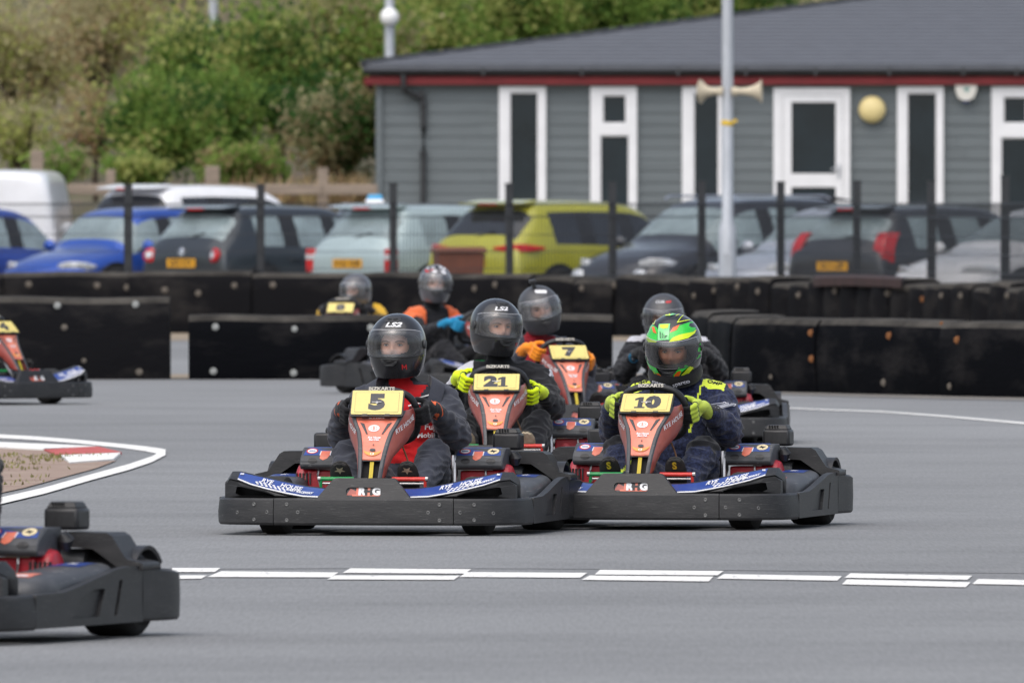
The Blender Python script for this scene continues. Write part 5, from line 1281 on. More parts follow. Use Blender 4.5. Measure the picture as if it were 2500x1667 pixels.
    # seat stay
    MB().tube([(sg * 0.235, 0.02, 0.06), (sg * 0.245, 0.05, 0.22), (sg * 0.235, 0.10, 0.335)], 0.012, 8).build('seat_stay', M_STEEL, kart)
side(-1); side(1)
MB().tube(sprite([(-0.45, 0.80, 0.15), (-0.3, 0.83, 0.15), (0.3, 0.83, 0.15), (0.45, 0.80, 0.15)], 0.3), 0.018, 8).build('rear_bumper', M_PL, kart)
MB().box((0, 0.826, 0.12), (0.80, 0.03, 0.11)).build('rear_beam', M_PL, kart, bevel=0.01)
# little upright flap at the left corner, as on the photographed karts
MB().plate([(-0.668, 0.160), (-0.628, 0.160), (-0.630, 0.222), (-0.650, 0.246), (-0.668, 0.228)], (), 0.0, 0.006, XZ(-0.60)).build('corner_flap', M_PL2, kart, smooth=0)
# ---- pedals
for sg, m in ((-1, M_GRN), (1, M_REDP)):
    pd_ = MB().tube([(sg * 0.085, -0.635, 0.245), (sg * 0.235, -0.635, 0.245)], 0.0095, 8).build('pedal', m, kart)
    MB().tube([(sg * 0.232, -0.635, 0.25), (sg * 0.236, -0.63, 0.12), (sg * 0.236, -0.62, 0.06)], 0.007, 6).build('pedal_arm', m, pd_)
    MB().tube([(sg * 0.10, -0.63, 0.225), (sg * 0.225, -0.63, 0.225)], 0.006, 6).build('pedal_rod', M_STEEL, pd_)
    MB().lathe([(0, -0.006), (0.011, -0.006), (0.011, 0.006), (0, 0.006)], Matrix.Translation((sg * 0.24, -0.635, 0.245)) @ Matrix.Rotation(R(90), 4, 'Y'), 10).build('pivot', M_STEEL, pd_)
# ---- seat shell
rings = []
for (y, z, hw, dp) in ((-0.02, 0.12, 0.17, 0.03), (0.08, 0.085, 0.19, 0.06), (0.22, 0.075, 0.20, 0.10), (0.36, 0.14, 0.21, 0.11), (0.44, 0.28, 0.21, 0.10), (0.485, 0.42, 0.18, 0.05), (0.50, 0.46, 0.12, 0.01)):
    rings.append([Vector((hw * math.sin(R(a)), y - (dp * 0.9 * (1 - math.cos(R(a))) if z > 0.2 else 0), z + (dp * (1 - math.cos(R(a))) if z <= 0.2 else 0.0))) for a in range(-90, 91, 15)])
seat = MB().loft(rings, closed=False).build('seat', M_SEAT, kart, smooth=60)
s_ = seat.modifiers.new('solid', 'SOLIDIFY'); s_.thickness = 0.008
# ---- cables
MB().tube(sprite([(0.05, -0.60, 0.08), (0.09, -0.50, 0.22), (0.12, -0.42, 0.30), (0.08, -0.38, 0.40)], 0.2), 0.004, 6).build('brake_cable', mat('brown_cable', hexc('6e4a2c'), 0.6), kart)

def number(kt, s_):
    pl = [c for c in kt.children if c.name.startswith('number_plate')][0]
    its = []; n = len(s_)
    for i, ch in enumerate(s_):
        x = (i - (n - 1) / 2) * 0.060
        if ch == '1': v, f = poly_tris([(-0.022, -0.036), (0.026, -0.036), (0.026, -0.027), (0.014, -0.027), (0.014, 0.037), (-0.004, 0.037), (-0.024, 0.026), (-0.024, 0.014), (-0.008, 0.019), (-0.008, -0.027), (-0.022, -0.027)])
        else: v, f = text_tris(ch, 0.098, 0.0075, width=1.25 if n > 1 else 1.40)
        its.append(([(p[0] + x, p[1]) for p in v], f, 0))
    return decal(its, MPl, [M_DIG], 'digit', pl, off=0.0014, split=True)
# ================================================================== DRIVERS  (same local frame as the karts)
def cloth(name, c, c2, vs=3.0, bs_=90, b=0.35, contrast=(0.35, 0.7)):
    return mat(name, hexc(c), 0.85, col2=hexc(c2), vscale=vs, bump=b, bscale=bs_, bdist=0.004, sheen=0.15, spec=0.25, contrast=contrast)
M_CHAR = cloth('charcoal_suit', '2b2d35', '484b56')
M_BLKS = cloth('black_suit', '121215', '222329')
M_NAVY = cloth('navy_suit', '10152a', '2c3452', 95, 120, 0.4, (0.42, 0.6))
M_GREYS = cloth('slate_jacket', '2c2e36', '474a55')
M_REDS = cloth('red_shirt', 'b0161c', 'd2262a')
M_DRED = cloth('dark_red_shirt', '7e1420', '9c1e2c')
M_ORS = cloth('orange_panel', 'd2592c', 'e27a4a')
M_YLS = cloth('fluo_yellow_panel', 'c6d838', 'd8e65a')
M_WHS = cloth('white_panel', 'a9a9b2', 'c9c9d0')
M_AMB = cloth('amber_panel', 'c89a1c', 'd8b03a')
M_FLUO = cloth('fluo_yellow_glove', 'c8e000', 'dcf020', 9)
M_LIME = cloth('lime_glove', 'a6bc38', 'c0d056', 9)
M_GBLK = cloth('black_glove', '0c0c0e', '1a1a1e', 9)
M_GORG = cloth('orange_glove', 'e07a10', 'f0942a', 9)
M_GBLU = cloth('blue_glove', '1678a4', '2a90bc', 9)
M_GPIP = cloth('orange_piping', 'e2561c', 'ec6a30', 9)
M_SHOE = cloth('black_shoe', '141416', '26251f', 20)
M_SOLE = cloth('tan_sole', '8a7c66', 'b0a48e', 30)
M_SOLEB = cloth('dark_sole', '1a1a1b', '2c2b29', 30)
M_SKIN = mat('skin', hexc('d2a08a'), 0.5, var=0.06, vscale=20, spec=0.4)
M_SKIN2 = mat('ruddy_skin', hexc('c08468'), 0.5, var=0.08, vscale=20, spec=0.4)
M_BALA = cloth('black_balaclava', '0b0b0d', '161618')
M_EYEW = mat('eye_white', (0.72, 0.70, 0.68), 0.25)
M_IRIS = mat('iris', (0.05, 0.07, 0.09), 0.15)
M_BROW = mat('eyebrow', hexc('6a4a34'), 0.8)
M_LIP = mat('lip', hexc('b0706a'), 0.5)
def gloss(name, c, rough=0.22, coat=0.45): return mat(name, c, rough, var=0.15, vscale=6, coat=coat)
M_HBLK = gloss('black_helmet_gloss', (0.018, 0.018, 0.020))
M_HBL2 = gloss('black_helmet_base', (0.018, 0.018, 0.020))
M_HMAT = gloss('matt_grey_helmet', (0.055, 0.056, 0.062), 0.42, 0.1)
M_HGRY = gloss('grey_helmet', (0.09, 0.09, 0.10), 0.25)
M_HGRN = gloss('green_helmet_paint', hexc('2fc23c'), 0.2)
M_HGRN2 = gloss('mint_helmet_paint', hexc('7ad88a'), 0.2)
M_HYEL = gloss('yellow_helmet_paint', hexc('d2e61c'), 0.2)
M_HORG = gloss('orange_helmet_paint', hexc('e8661c'), 0.25)
M_HRED = gloss('red_helmet_paint', hexc('c41f22'), 0.25)
M_HWHT = gloss('white_helmet_print', (0.72, 0.72, 0.74), 0.3)
M_HVNT = mat('helmet_vent', (0.03, 0.031, 0.034), 0.45, var=0.2)

def visor_mat(name, tint, refl, haze):
    m = bpy.data.materials.new(name); m.use_nodes = True; nt = m.node_tree; nt.nodes.clear()
    o = nt.nodes.new('ShaderNodeOutputMaterial'); tr = nt.nodes.new('ShaderNodeBsdfTransparent'); gl = nt.nodes.new('ShaderNodeBsdfGlossy')
    df = nt.nodes.new('ShaderNodeBsdfDiffuse'); df.inputs[0].default_value = (0.6, 0.6, 0.62, 1)
    tr.inputs[0].default_value = (*tint, 1); gl.inputs[0].default_value = (0.9, 0.9, 0.92, 1); gl.inputs['Roughness'].default_value = 0.2
    fr = nt.nodes.new('ShaderNodeFresnel'); fr.inputs['IOR'].default_value = 1.5
    ad = nt.nodes.new('ShaderNodeMath'); ad.operation = 'ADD'; ad.inputs[1].default_value = refl; ad.use_clamp = True
    mx = nt.nodes.new('ShaderNodeMixShader'); m2 = nt.nodes.new('ShaderNodeMixShader')
    tc = nt.nodes.new('ShaderNodeTexCoord'); nz = nt.nodes.new('ShaderNodeTexNoise'); nz.inputs['Scale'].default_value = 14; nz.inputs['Detail'].default_value = 5
    mp = nt.nodes.new('ShaderNodeMapping'); mp.inputs['Scale'].default_value = (1, 1, 0.25)
    mr = nt.nodes.new('ShaderNodeMapRange'); mr.inputs['From Min'].default_value = 0.35; mr.inputs['From Max'].default_value = 0.75; mr.inputs['To Min'].default_value = 0.01; mr.inputs['To Max'].default_value = haze
    nt.links.new(tc.outputs['Object'], mp.inputs[0]); nt.links.new(mp.outputs[0], nz.inputs['Vector']); nt.links.new(nz.outputs['Fac'], mr.inputs['Value'])
    nt.links.new(fr.outputs[0], ad.inputs[0]); nt.links.new(ad.outputs[0], mx.inputs[0]); nt.links.new(tr.outputs[0], mx.inputs[1]); nt.links.new(gl.outputs[0], mx.inputs[2])
    nt.links.new(mr.outputs[0], m2.inputs[0]); nt.links.new(mx.outputs[0], m2.inputs[1]); nt.links.new(df.outputs[0], m2.inputs[2])
    nt.links.new(m2.outputs[0], o.inputs[0])
    return m
M_VIS = visor_mat('clear_visor', (0.95, 0.96, 0.97), 0.02, 0.13)
M_VIS2 = visor_mat('pale_visor', (0.85, 0.86, 0.88), 0.06, 0.26)

# ---------------------------------------------------------------- helmet surface
def hsurf(lon, z, off=0.0):
    """point on the helmet; lon 0 = straight ahead (-y)"""
    if z >= 0: rho = math.sqrt(max(0.0, 1 - (z / 0.1475) ** 2.15)); 
    else: rho = 1 - 0.25 * (-z / 0.15) ** 2.4
    a, b = 0.1265 * rho + off, 0.150 * rho + off
    s, c = math.sin(lon), math.cos(lon)
    x = a * math.copysign(abs(s) ** 0.94, s); y = -b * c
    if c > 0:
        y -= 0.016 * c ** 3 * max(0.0, min(1.0, (-z - 0.02) / 0.05))       # chin bar
        y += 0.010 * c ** 2 * max(0.0, (z - 0.05) / 0.1)
    zz = z
    if z < -0.10: zz = z - 0.012 * max(0, c) * (-z - 0.10) / 0.05
    return Vector((x, y, zz * 0.93 + (off * 0.6 if z > 0.1 else 0)))
ZR = [-0.15 + 0.004 * i for i in range(68)] + [0.1215 + 0.0026 * i for i in range(9)] + [0.1446, 0.1462, 0.1470, 0.1474]
NL = 120
def in_port(lon, z): return (abs(lon) / R(64)) ** 3.4 + (abs(z - 0.004) / 0.051) ** 3.4 < 1
mb = MB()
vs = [hsurf(2 * math.pi * k / NL, z) for z in ZR for k in range(NL)]; fs = []
for i in range(len(ZR) - 1):
    for k in range(NL):
        lon = 2 * math.pi * (k + 0.5) / NL
        if lon > math.pi: lon -= 2 * math.pi
        if in_port(lon, (ZR[i] + ZR[i + 1]) / 2): continue
        a, b = i * NL + k, i * NL + (k + 1) % NL
        fs.append((a, b, b + NL, a + NL))
fs.append(tuple(range((len(ZR) - 1) * NL, len(ZR) * NL)))
mb.add(vs, fs); SHELL_BVH = mb.bvh(); SHELL = mb.mesh('helmet', M_HBLK, 50)
full = MB().loft([[hsurf(2 * math.pi * k / 60, z, -0.016) for k in range(60)] for z in ZR[::3]], caps=False)   # inner lining with the same port
lin = MB(); vs = [hsurf(2 * math.pi * k / NL, z, -0.022) for z in ZR for k in range(NL)]; fs = []
for i in range(len(ZR) - 1):
    for k in range(NL):
        lon = 2 * math.pi * (k + 0.5) / NL
        if lon > math.pi: lon -= 2 * math.pi
        z = (ZR[i] + ZR[i + 1]) / 2
        if (abs(lon) / R(47)) ** 3 + (abs(z - 0.004) / 0.046) ** 3 < 1: continue
        a, b = i * NL + k, i * NL + (k + 1) % NL; fs.append((a, b, b + NL, a + NL))
lin.add(vs, fs); LINING = lin.mesh('lining', M_BALA, 60)
pt = []
for k in range(72):
    t = 2 * math.pi * k / 72; c, s = math.cos(t), math.sin(t); e = 2 / 3.4
    pt.append(hsurf(R(64) * math.copysign(abs(c) ** e, c), 0.004 + 0.051 * math.copysign(abs(s) ** e, s), -0.001))
TRIM = MB().tube(pt, 0.0055, 6, closed=True).mesh('port_trim', M_HVNT, 180)
vm = MB(); NV = 44
rowsz = [-0.056 + 0.128 * j / 12 for j in range(13)]
vm.loft([[hsurf(R(-76 + 152 * k / NV), z * (1 - 0.22 * (abs(k - NV / 2) / (NV / 2)) ** 4) + 0.002, 0.0055) for k in range(NV + 1)] for z in rowsz], closed=False)
VISOR = vm.mesh('visor', M_VIS, 180); VIS_BVH = vm.bvh()
edge = [hsurf(R(-76 + 152 * k / NV), rowsz[-1] * (1 - 0.22 * (abs(k - NV / 2) / (NV / 2)) ** 4) + 0.003, 0.006) for k in range(NV + 1)]
VEDGE = MB().tube(edge, 0.0016, 5).mesh('visor_edge', mat('visor_edge', (0.45, 0.45, 0.47), 0.3), 180)
edge2 = [hsurf(R(-76 + 152 * k / NV), rowsz[0] * (1 - 0.22 * (abs(k - NV / 2) / (NV / 2)) ** 4) + 0.001, 0.006) for k in range(NV + 1)]
VEDGE2 = MB().tube(edge2, 0.0026, 5).mesh('visor_seal', M_HVNT, 180)
PIVOTS = []
for sg in (-1, 1):
    pv = MB()
    p = hsurf(sg * R(82), 0.0, 0.004); pv.lathe([(0, 0), (0.021, 0), (0.019, 0.006), (0.010, 0.008), (0, 0.008)], Matrix.Translation(p) @ Matrix.Rotation(R(90 * sg), 4, 'Y'), 16)
    PIVOTS.append(pv.mesh('visor_pivot', M_HVNT))
def patch(pts, off, th, name, m, nsub=6):
    """raised piece following the shell: outline in (lon deg, z)"""
    mb = MB(); v, f = poly_tris(pts)
    bm = bmesh.new(); bv = [bm.verts.new((p[0] / 400, p[1], 0)) for p in v]
    for t in f: bm.faces.new([bv[i] for i in t])
    for _ in range(3):
        es = [e for e in bm.edges if e.calc_length() > 0.02]
        if not es: break
        bmesh.ops.subdivide_edges(bm, edges=es, cuts=1)
    bmesh.ops.recalc_face_normals(bm, faces=bm.faces)
    r = bmesh.ops.extrude_face_region(bm, geom=list(bm.faces))
    ex = set(x for x in r['geom'] if isinstance(x, bmesh.types.BMVert))
    for q in bm.verts: q.co = hsurf(R(q.co.x * 400), q.co.y, off + (th if q in ex else -0.006))
    bmesh.ops.recalc_face_normals(bm, faces=bm.faces)
    me = bpy.data.meshes.new(name); bm.to_mesh(me); bm.free(); me.materials.append(m)
    return me
CHINV = patch([(-17, -0.064), (17, -0.064), (15, -0.084), (6, -0.100), (-6, -0.100), (-15, -0.084)], 0.0, 0.005, 'chin_vent', M_HVNT)
CHINS = patch([(-10, -0.073), (10, -0.073), (9, -0.079), (4, -0.079), (3, -0.084), (-3, -0.084), (-4, -0.079), (-9, -0.079)], 0.0055, 0.001, 'chin_slot', M_HOLE)
TOPV = patch([(-24, 0.116), (-18, 0.108), (-8, 0.112), (0, 0.107), (8, 0.112), (18, 0.108), (24, 0.116), (30, 0.132), (-30, 0.132)], 0.0, 0.003, 'crown_vent', M_HVNT)
TOPS = patch([(-16, 0.120), (-2, 0.1185), (-2, 0.1225), (-16, 0.124)], 0.0035, 0.001, 'vent_slot', M_HOLE)
TOPS2 = patch([(16, 0.120), (2, 0.1185), (2, 0.1225), (16, 0.124)], 0.0035, 0.001, 'vent_slot', M_HOLE)

# ---------------------------------------------------------------- head
def head_mesh(skin, name):
    mb = MB(); nl, nz_ = 56, 44; vs = []; fs = []; mi = []
    for j in range(nz_ + 1):
        la = -1.45 + 2.95 * j / nz_
        for k in range(nl):
            lo = 2 * math.pi * k / nl
            x, y, z = 0.077 * math.cos(la) * math.sin(lo), -0.098 * math.cos(la) * math.cos(lo), 0.118 * math.sin(la)
            if math.cos(lo) > 0.2:
                d = 0.0
                d -= 0.026 * math.exp(-(x / 0.0105) ** 2 - ((z + 0.026) / 0.022) ** 2)       # nose tip
                d -= 0.012 * math.exp(-(x / 0.008) ** 2 - ((z - 0.0) / 0.02) ** 2)           # bridge
                for sg in (-1, 1):
                    d += 0.013 * math.exp(-((x - sg * 0.031) / 0.017) ** 2 - ((z - 0.002) / 0.012) ** 2)   # sockets
                    d -= 0.004 * math.exp(-((x - sg * 0.030) / 0.022) ** 2 - ((z - 0.020) / 0.007) ** 2)   # brow
                    d -= 0.006 * math.exp(-((x - sg * 0.036) / 0.020) ** 2 - ((z + 0.028) / 0.018) ** 2)   # cheeks
                d -= 0.007 * math.exp(-(x / 0.022) ** 2 - ((z + 0.060) / 0.010) ** 2)        # lips
                d += 0.004 * math.exp(-(x / 0.02) ** 2 - ((z + 0.076) / 0.006) ** 2)
                d -= 0.007 * math.exp(-(x / 0.022) ** 2 - ((z + 0.092) / 0.014) ** 2)        # chin
                y += d
            vs.append((x, y, z))
    for j in range(nz_):
        for k in range(nl):
            a, b = j * nl + k, j * nl + (k + 1) % nl
            c = sum((Vector(vs[i]) for i in (a, b, b + nl, a + nl)), Vector()) / 4
            face = c.y < -0.02 and (abs(c.x) / 0.063) ** 3 + (abs(c.z + 0.012) / 0.066) ** 3 < 1
            mb.add([vs[a], vs[b], vs[b + nl], vs[a + nl]], [(0, 1, 2, 3)], 0 if face else 1)
    me = mb.mesh(name, [skin, M_BALA], 0)
    bm = bmesh.new(); bm.from_mesh(me); bmesh.ops.remove_doubles(bm, verts=bm.verts, dist=1e-5); bmesh.ops.recalc_face_normals(bm, faces=bm.faces); bm.to_mesh(me); bm.free()
    me.polygons.foreach_set('use_smooth', [True] * len(me.polygons))
    return me
HEAD1, HEAD2 = head_mesh(M_SKIN, 'head'), head_mesh(M_SKIN2, 'head')
EYE = MB().ball((0, 0, 0), (0.0118, 0.008, 0.0048), 14, 9).mesh('eye', M_EYEW, 180)
IRIS = MB().ball((0, -0.0062, 0.0005), (0.0046, 0.0036, 0.0042), 12, 7).mesh('iris', M_IRIS, 180)
LID = MB().tube([(-0.014, -0.003, 0.0005), (-0.007, -0.007, 0.0045), (0.0, -0.0085, 0.0054), (0.007, -0.007, 0.0045), (0.014, -0.003, 0.0)], [0.0012, 0.0022, 0.0024, 0.0022, 0.0012], 6).mesh('eyelid', M_BROW, 180)
BROW = {sg: MB().tube([(sg * 0.014, -0.105, 0.0175), (sg * 0.028, -0.102, 0.0225), (sg * 0.045, -0.090, 0.0205), (sg * 0.052, -0.082, 0.016)], [0.0028, 0.0034, 0.0028, 0.0012], 6, flat=0.9).mesh('eyebrow', M_BROW, 180) for sg in (-1, 1)}

# ---------------------------------------------------------------- body by voxel union of tapered limbs
def remesh(mb, voxel, smooth_it, name):
    me = mb.mesh('tmp', [], 0) if False else None
    me = bpy.data.meshes.new('tmp'); me.from_pydata([tuple(p) for p in mb.v], [], mb.f); me.update()
    o = bpy.data.objects.new('tmp', me); COL.objects.link(o)
    m = o.modifiers.new('r', 'REMESH'); m.mode = 'VOXEL'; m.voxel_size = voxel
    s = o.modifiers.new('s', 'SMOOTH'); s.factor = 0.5; s.iterations = smooth_it
    dg = bpy.context.evaluated_depsgraph_get()
    r = bpy.data.meshes.new_from_object(o.evaluated_get(dg)); r.name = name
    bpy.data.objects.remove(o); bpy.data.meshes.remove(me)
    return r

def hand_frames(rot):
    fr = {}
    for sg in (-1, 1):
        a = R((0 if sg > 0 else 180) + rot + (6 if sg > 0 else -6))
        p = wheel_pt(a); q = wheel_pt(a + 0.05 * sg); t = (q - p).normalized()      # runs up the rim
        o = (p - WC).normalized(); o = (o - t * o.dot(t)).normalized()
        fr[sg] = (p, t, o, wn.copy())
    return fr

def make_hand(fr, sg, name, elb):
    p, t, o, n = fr[sg]
    mb = MB()
    W = lambda a, b, c: p + t * a + o * b + n * c
    for a0, ln in ((0.034, 0.95), (0.0115, 1.05), (-0.0115, 1.0), (-0.034, 0.82)):
        k = [W(a0 * 0.9, 0.040, 0.030), W(a0, 0.045, -0.006), W(a0 * 1.02, 0.022 , -0.031 * ln), W(a0, -0.012 * ln, -0.028), W(a0 * 0.95, -0.026 * ln, -0.006)]
        rr_ = [0.0125, 0.0125, 0.0118, 0.0108, 0.0095]
        for i in range(4): mb.capsule(k[i], k[i + 1], rr_[i], rr_[i + 1], seg=9)
    for a0 in (0.030, 0.008, -0.014, -0.034): mb.capsule(W(a0, 0.040, 0.022), W(a0 * 0.75 - 0.006, 0.050, 0.058), 0.0145, 0.0155, seg=9)
    mb.capsule(W(0.0, 0.046, 0.046), W(-0.014, 0.056, 0.066), 0.025, 0.027)
    # thumb
    k = [W(0.016, 0.040, 0.052), W(0.040, 0.022, 0.044), W(0.058, 0.002, 0.028), W(0.062, -0.012, 0.008)]
    for i, (ra, rb) in enumerate(((0.0165, 0.0145), (0.0145, 0.0130), (0.0130, 0.0105))): mb.capsule(k[i], k[i + 1], ra, rb, seg=9)
    wr = W(-0.024, 0.060, 0.084); cuff = wr + (elb - wr).normalized() * 0.072
    mb.capsule(W(-0.014, 0.056, 0.066), wr, 0.027, 0.029); mb.capsule(wr, cuff, 0.030, 0.038)
    me = remesh(mb, 0.0042, 3, name)
    return me, wr, cuff, (p, t, o, n)

def shoe_mesh(sg, sole, spread):
    ax = Vector((0, -0.60, 0.80)); hl = Vector((sg * spread, -0.475, 0.118)); nr = Vector((0, -0.80, -0.60))
    st = [(-0.045, 0.020, 0.03, 0.0), (-0.02, 0.034, 0.045, 0.0), (0.03, 0.037, 0.052, 0.0), (0.09, 0.037, 0.046, 0.0), (0.14, 0.042, 0.036, 0.0), (0.19, 0.045, 0.029, 0), (0.225, 0.040, 0.024, 0), (0.245, 0.028, 0.016, 0), (0.253, 0.010, 0.008, 0)]
    rings, srings = [], []
    for (t, w_, th, _) in st:
        c = hl + ax * t; rings.append([c + Vector((w_ * math.cos(a), 0, 0)) - nr * (th * math.sin(a) if math.sin(a) > 0 else 0.012 * math.sin(a)) for a in [2 * math.pi * k / 16 for k in range(16)]])
        srings.append([c + nr * 0.010 + Vector(((w_ + 0.004) * sx, 0, 0)) + nr * d for sx, d in ((-1, 0), (-0.7, 0.011), (0, 0.013), (0.7, 0.011), (1, 0), (0.6, -0.006), (-0.6, -0.006))])
    return MB().loft(rings), MB().loft(srings)

def person(kt, label, mats, colour, helm, glove, gfn=None, shoe=M_SHOE, sole=M_SOLEB, skin=1, head=(0, 0, 0), hrot=(0, 0, 0), hand_rot=0.0, wide=1.0, fat=1.0, lean=0.0, seed=0, knees=0.19, elbow=None, decals=None, visor=M_VIS, group='kart drivers', scale=1.0, mark=None):
    """body built in the kart's frame; head = offset of head, lean = sideways lean of the chest"""
    p = empty('person', kt.location, kt.rotation_euler.z); tag(p, label, 'person', group)
    fr = hand_frames(hand_rot)
    hips = Vector((0, 0.27, 0.175)); chest = Vector((lean * 0.6, 0.285, 0.49 * scale)); sh = Vector((lean, 0.27, 0.570 * scale)); hc = Vector((lean * 1.3, 0.215, 0.830 * scale)) + Vector(head)
    mb = MB()
    mb.ball(hips, (0.175, 0.135, 0.11)); mb.capsule(hips + Vector((0, 0.02, 0.03)), chest, 0.150 * fat, 0.152 * fat)
    mb.ball(chest + Vector((0, 0.01, 0.0)), (0.175 * fat, 0.125, 0.13))
    mb.capsule(sh + Vector((-0.12, 0, 0.0)), sh + Vector((0.12, 0, 0.0)), 0.095, 0.095)
    mb.capsule(sh + Vector((0, 0.0, 0.03)), hc + Vector((0, 0.035, -0.12)), 0.075, 0.062)
    hands = {}
    for sg in (-1, 1):
        eb = Vector((sg * 0.258 * wide + lean * 0.4, 0.075, 0.425)) + (Vector((sg * elbow[0], elbow[1], elbow[2])) if elbow else Vector())
        me, wr, cuff, hf = make_hand(fr, sg, 'glove', eb); hands[sg] = (me, hf)
        s_ = sh + Vector((sg * 0.172 * wide, -0.005, -0.005)); e_ = Vector((sg * 0.258 * wide + lean * 0.4, 0.075, 0.425))
        if elbow: e_ = e_ + Vector((sg * elbow[0], elbow[1], elbow[2]))
        mb.ball(s_, (0.082, 0.082, 0.085)); mb.capsule(s_, e_, 0.079 * fat, 0.066 * fat); mb.capsule(s_.lerp(e_, 0.3), s_.lerp(e_, 0.6), 0.080 * fat, 0.075 * fat)
        mb.capsule(e_, e_.lerp(cuff, 0.35), 0.066 * fat, 0.064); mb.capsule(e_.lerp(cuff, 0.35), cuff, 0.064, 0.040)
        k_ = Vector((sg * knees, -0.17, 0.335)); h_ = Vector((sg * 0.095, 0.19, 0.165)); an = Vector((sg * 0.150, -0.455, 0.165))
        mb.capsule(h_, k_, 0.105, 0.080); mb.ball(k_, (0.078, 0.082, 0.076)); mb.capsule(k_, k_.lerp(an, 0.45), 0.074, 0.070); mb.capsule(k_.lerp(an, 0.45), an, 0.070, 0.050)
    me = remesh(mb, 0.0085, 7, 'body')
    bm = bmesh.new(); bm.from_mesh(me); bm.normal_update()
    for v in bm.verts:
        c = v.co; d = 0.0
        d += 0.007 * noise.noise(Vector((c.x * 9 + seed, c.y * 7, c.z * 11))) + 0.005 * noise.noise(Vector((c.x * 16, c.y * 26 + seed, c.z * 20)))
        r_ = noise.noise(Vector((c.x * 13 + seed * 2, c.y * 13, c.z * 34)))
        d += 0.010 * (1 - abs(r_) * 2.4) * (1.0 if abs(c.x) > 0.15 else 0.55)
        v.co = c + v.normal * (d - 0.004)
    for f in bm.faces: f.smooth = True; f.material_index = colour(f.calc_center_median(), f.normal)
    bm.to_mesh(me)
    bvh = BVHTree.FromBMesh(bm); bm.free()
    for m in mats: me.materials.append(m)
    body = link('body', me, p)
    for sg in (-1, 1):
        me, hf = hands[sg]; pp_, t_, o_, n_ = hf
        me.materials.clear()
        for m in glove: me.materials.append(m)
        for f in me.polygons:
            f.use_smooth = True
            if gfn:
                q = Vector(f.center) - pp_; f.material_index = gfn(q.dot(t_), q.dot(o_), q.dot(n_), sg)
        link('glove', me, p)
        sp_ = 0.150
        up_, so_ = shoe_mesh(sg, sole, sp_)
        s1 = up_.build('shoe', shoe, p, smooth=60); so_.build('sole', sole, s1, smooth=40)
        if mark:
            Ws = frame((sg * sp_, -0.9, 0.283), (1, 0, 0), (0, 0, 1))
            if mark[0] == 'star': it = poly_tris([((0.022 if k % 2 else 0.009) * math.cos(R(90 + 36 * k)) * 1.2, (0.017 if k % 2 else 0.007) * math.sin(R(90 + 36 * k))) for k in range(10)])
            else: it = text_tris(mark[0], 0.042, 0.002)
            decal([(*it, 0)], Ws, [mark[1]], 'shoe_mark', s1, so_.bvh(), 0.002, 0.01)
    # head and helmet
    Hm = Matrix.Translation(hc) @ Matrix.Rotation(hrot[2], 4, 'Z') @ Matrix.Rotation(hrot[0], 4, 'X') @ Matrix.Rotation(hrot[1], 4, 'Y')
    hd = link('head', HEAD1 if skin == 1 else HEAD2, p, Hm @ Matrix.Translation((0, 0.004, -0.004)))
    for sg in (-1, 1):
        e = link('eye', EYE, hd); e.location = (sg * 0.031, -0.0805, 0.003)
        link('iris', IRIS, e) if False else None
        ir = link('iris', IRIS, hd); ir.location = (sg * 0.031, -0.0835, 0.003)
        l_ = link('eyelid', LID, hd); l_.location = (sg * 0.031, -0.081, 0.003)
        link('eyebrow', BROW[sg], hd)
    hs = SHELL.copy(); hs.materials.clear(); hs.materials.append(helm)
    he = link('helmet', hs, p, Hm)
    so = he.modifiers.new('solid', 'SOLIDIFY'); so.thickness = 0.006; so.offset = -1
    link('lining', LINING, he); link('port_trim', TRIM, he)
    vi = link('visor', VISOR, he)
    if visor is not M_VIS: vi.material_slots[0].link = 'OBJECT'; vi.material_slots[0].material = visor
    for m_, nm in ((VEDGE, 'visor_edge'), (VEDGE2, 'visor_seal'), (PIVOTS[0], 'visor_pivot'), (PIVOTS[1], 'visor_pivot'), (CHINV, 'chin_vent'), (CHINS, 'chin_slot'), (TOPV, 'crown_vent'), (TOPS, 'vent_slot'), (TOPS2, 'vent_slot')):
        if helm is M_HBLK or nm in ('visor_edge', 'visor_seal', 'visor_pivot', 'chin_vent'): link(nm, m_, he)
    # collar under the helmet
    if decals: decals(p, he, Hm, body, bvh)
    return p, he, Hm, body, bvh

def view_frame(Hm, yaw=0.0, dist=0.4):
    """plane in front of the helmet, square to the photographer's side, in helmet space"""
    Rv = Hm.to_3x3().inverted() @ Matrix.Rotation(yaw, 3, 'Z')
    return frame(Rv @ Vector((0, -dist, 0)), Rv @ Vector((1, 0, 0)), Rv @ Vector((0, 0, 1)))
def tx(s, size, x, z, bold=0.0005, shear=0.0, width=1.0, rot=0.0):
    v, f = text_tris(s, size, bold, shear, width); c, s_ = math.cos(rot), math.sin(rot)
    return [(x + a * c - b * s_, z + a * s_ + b * c) for a, b in v], f
def body_frame(x, y, z): return frame((x, y, z), (1, 0, 0), (0, 0, 1))
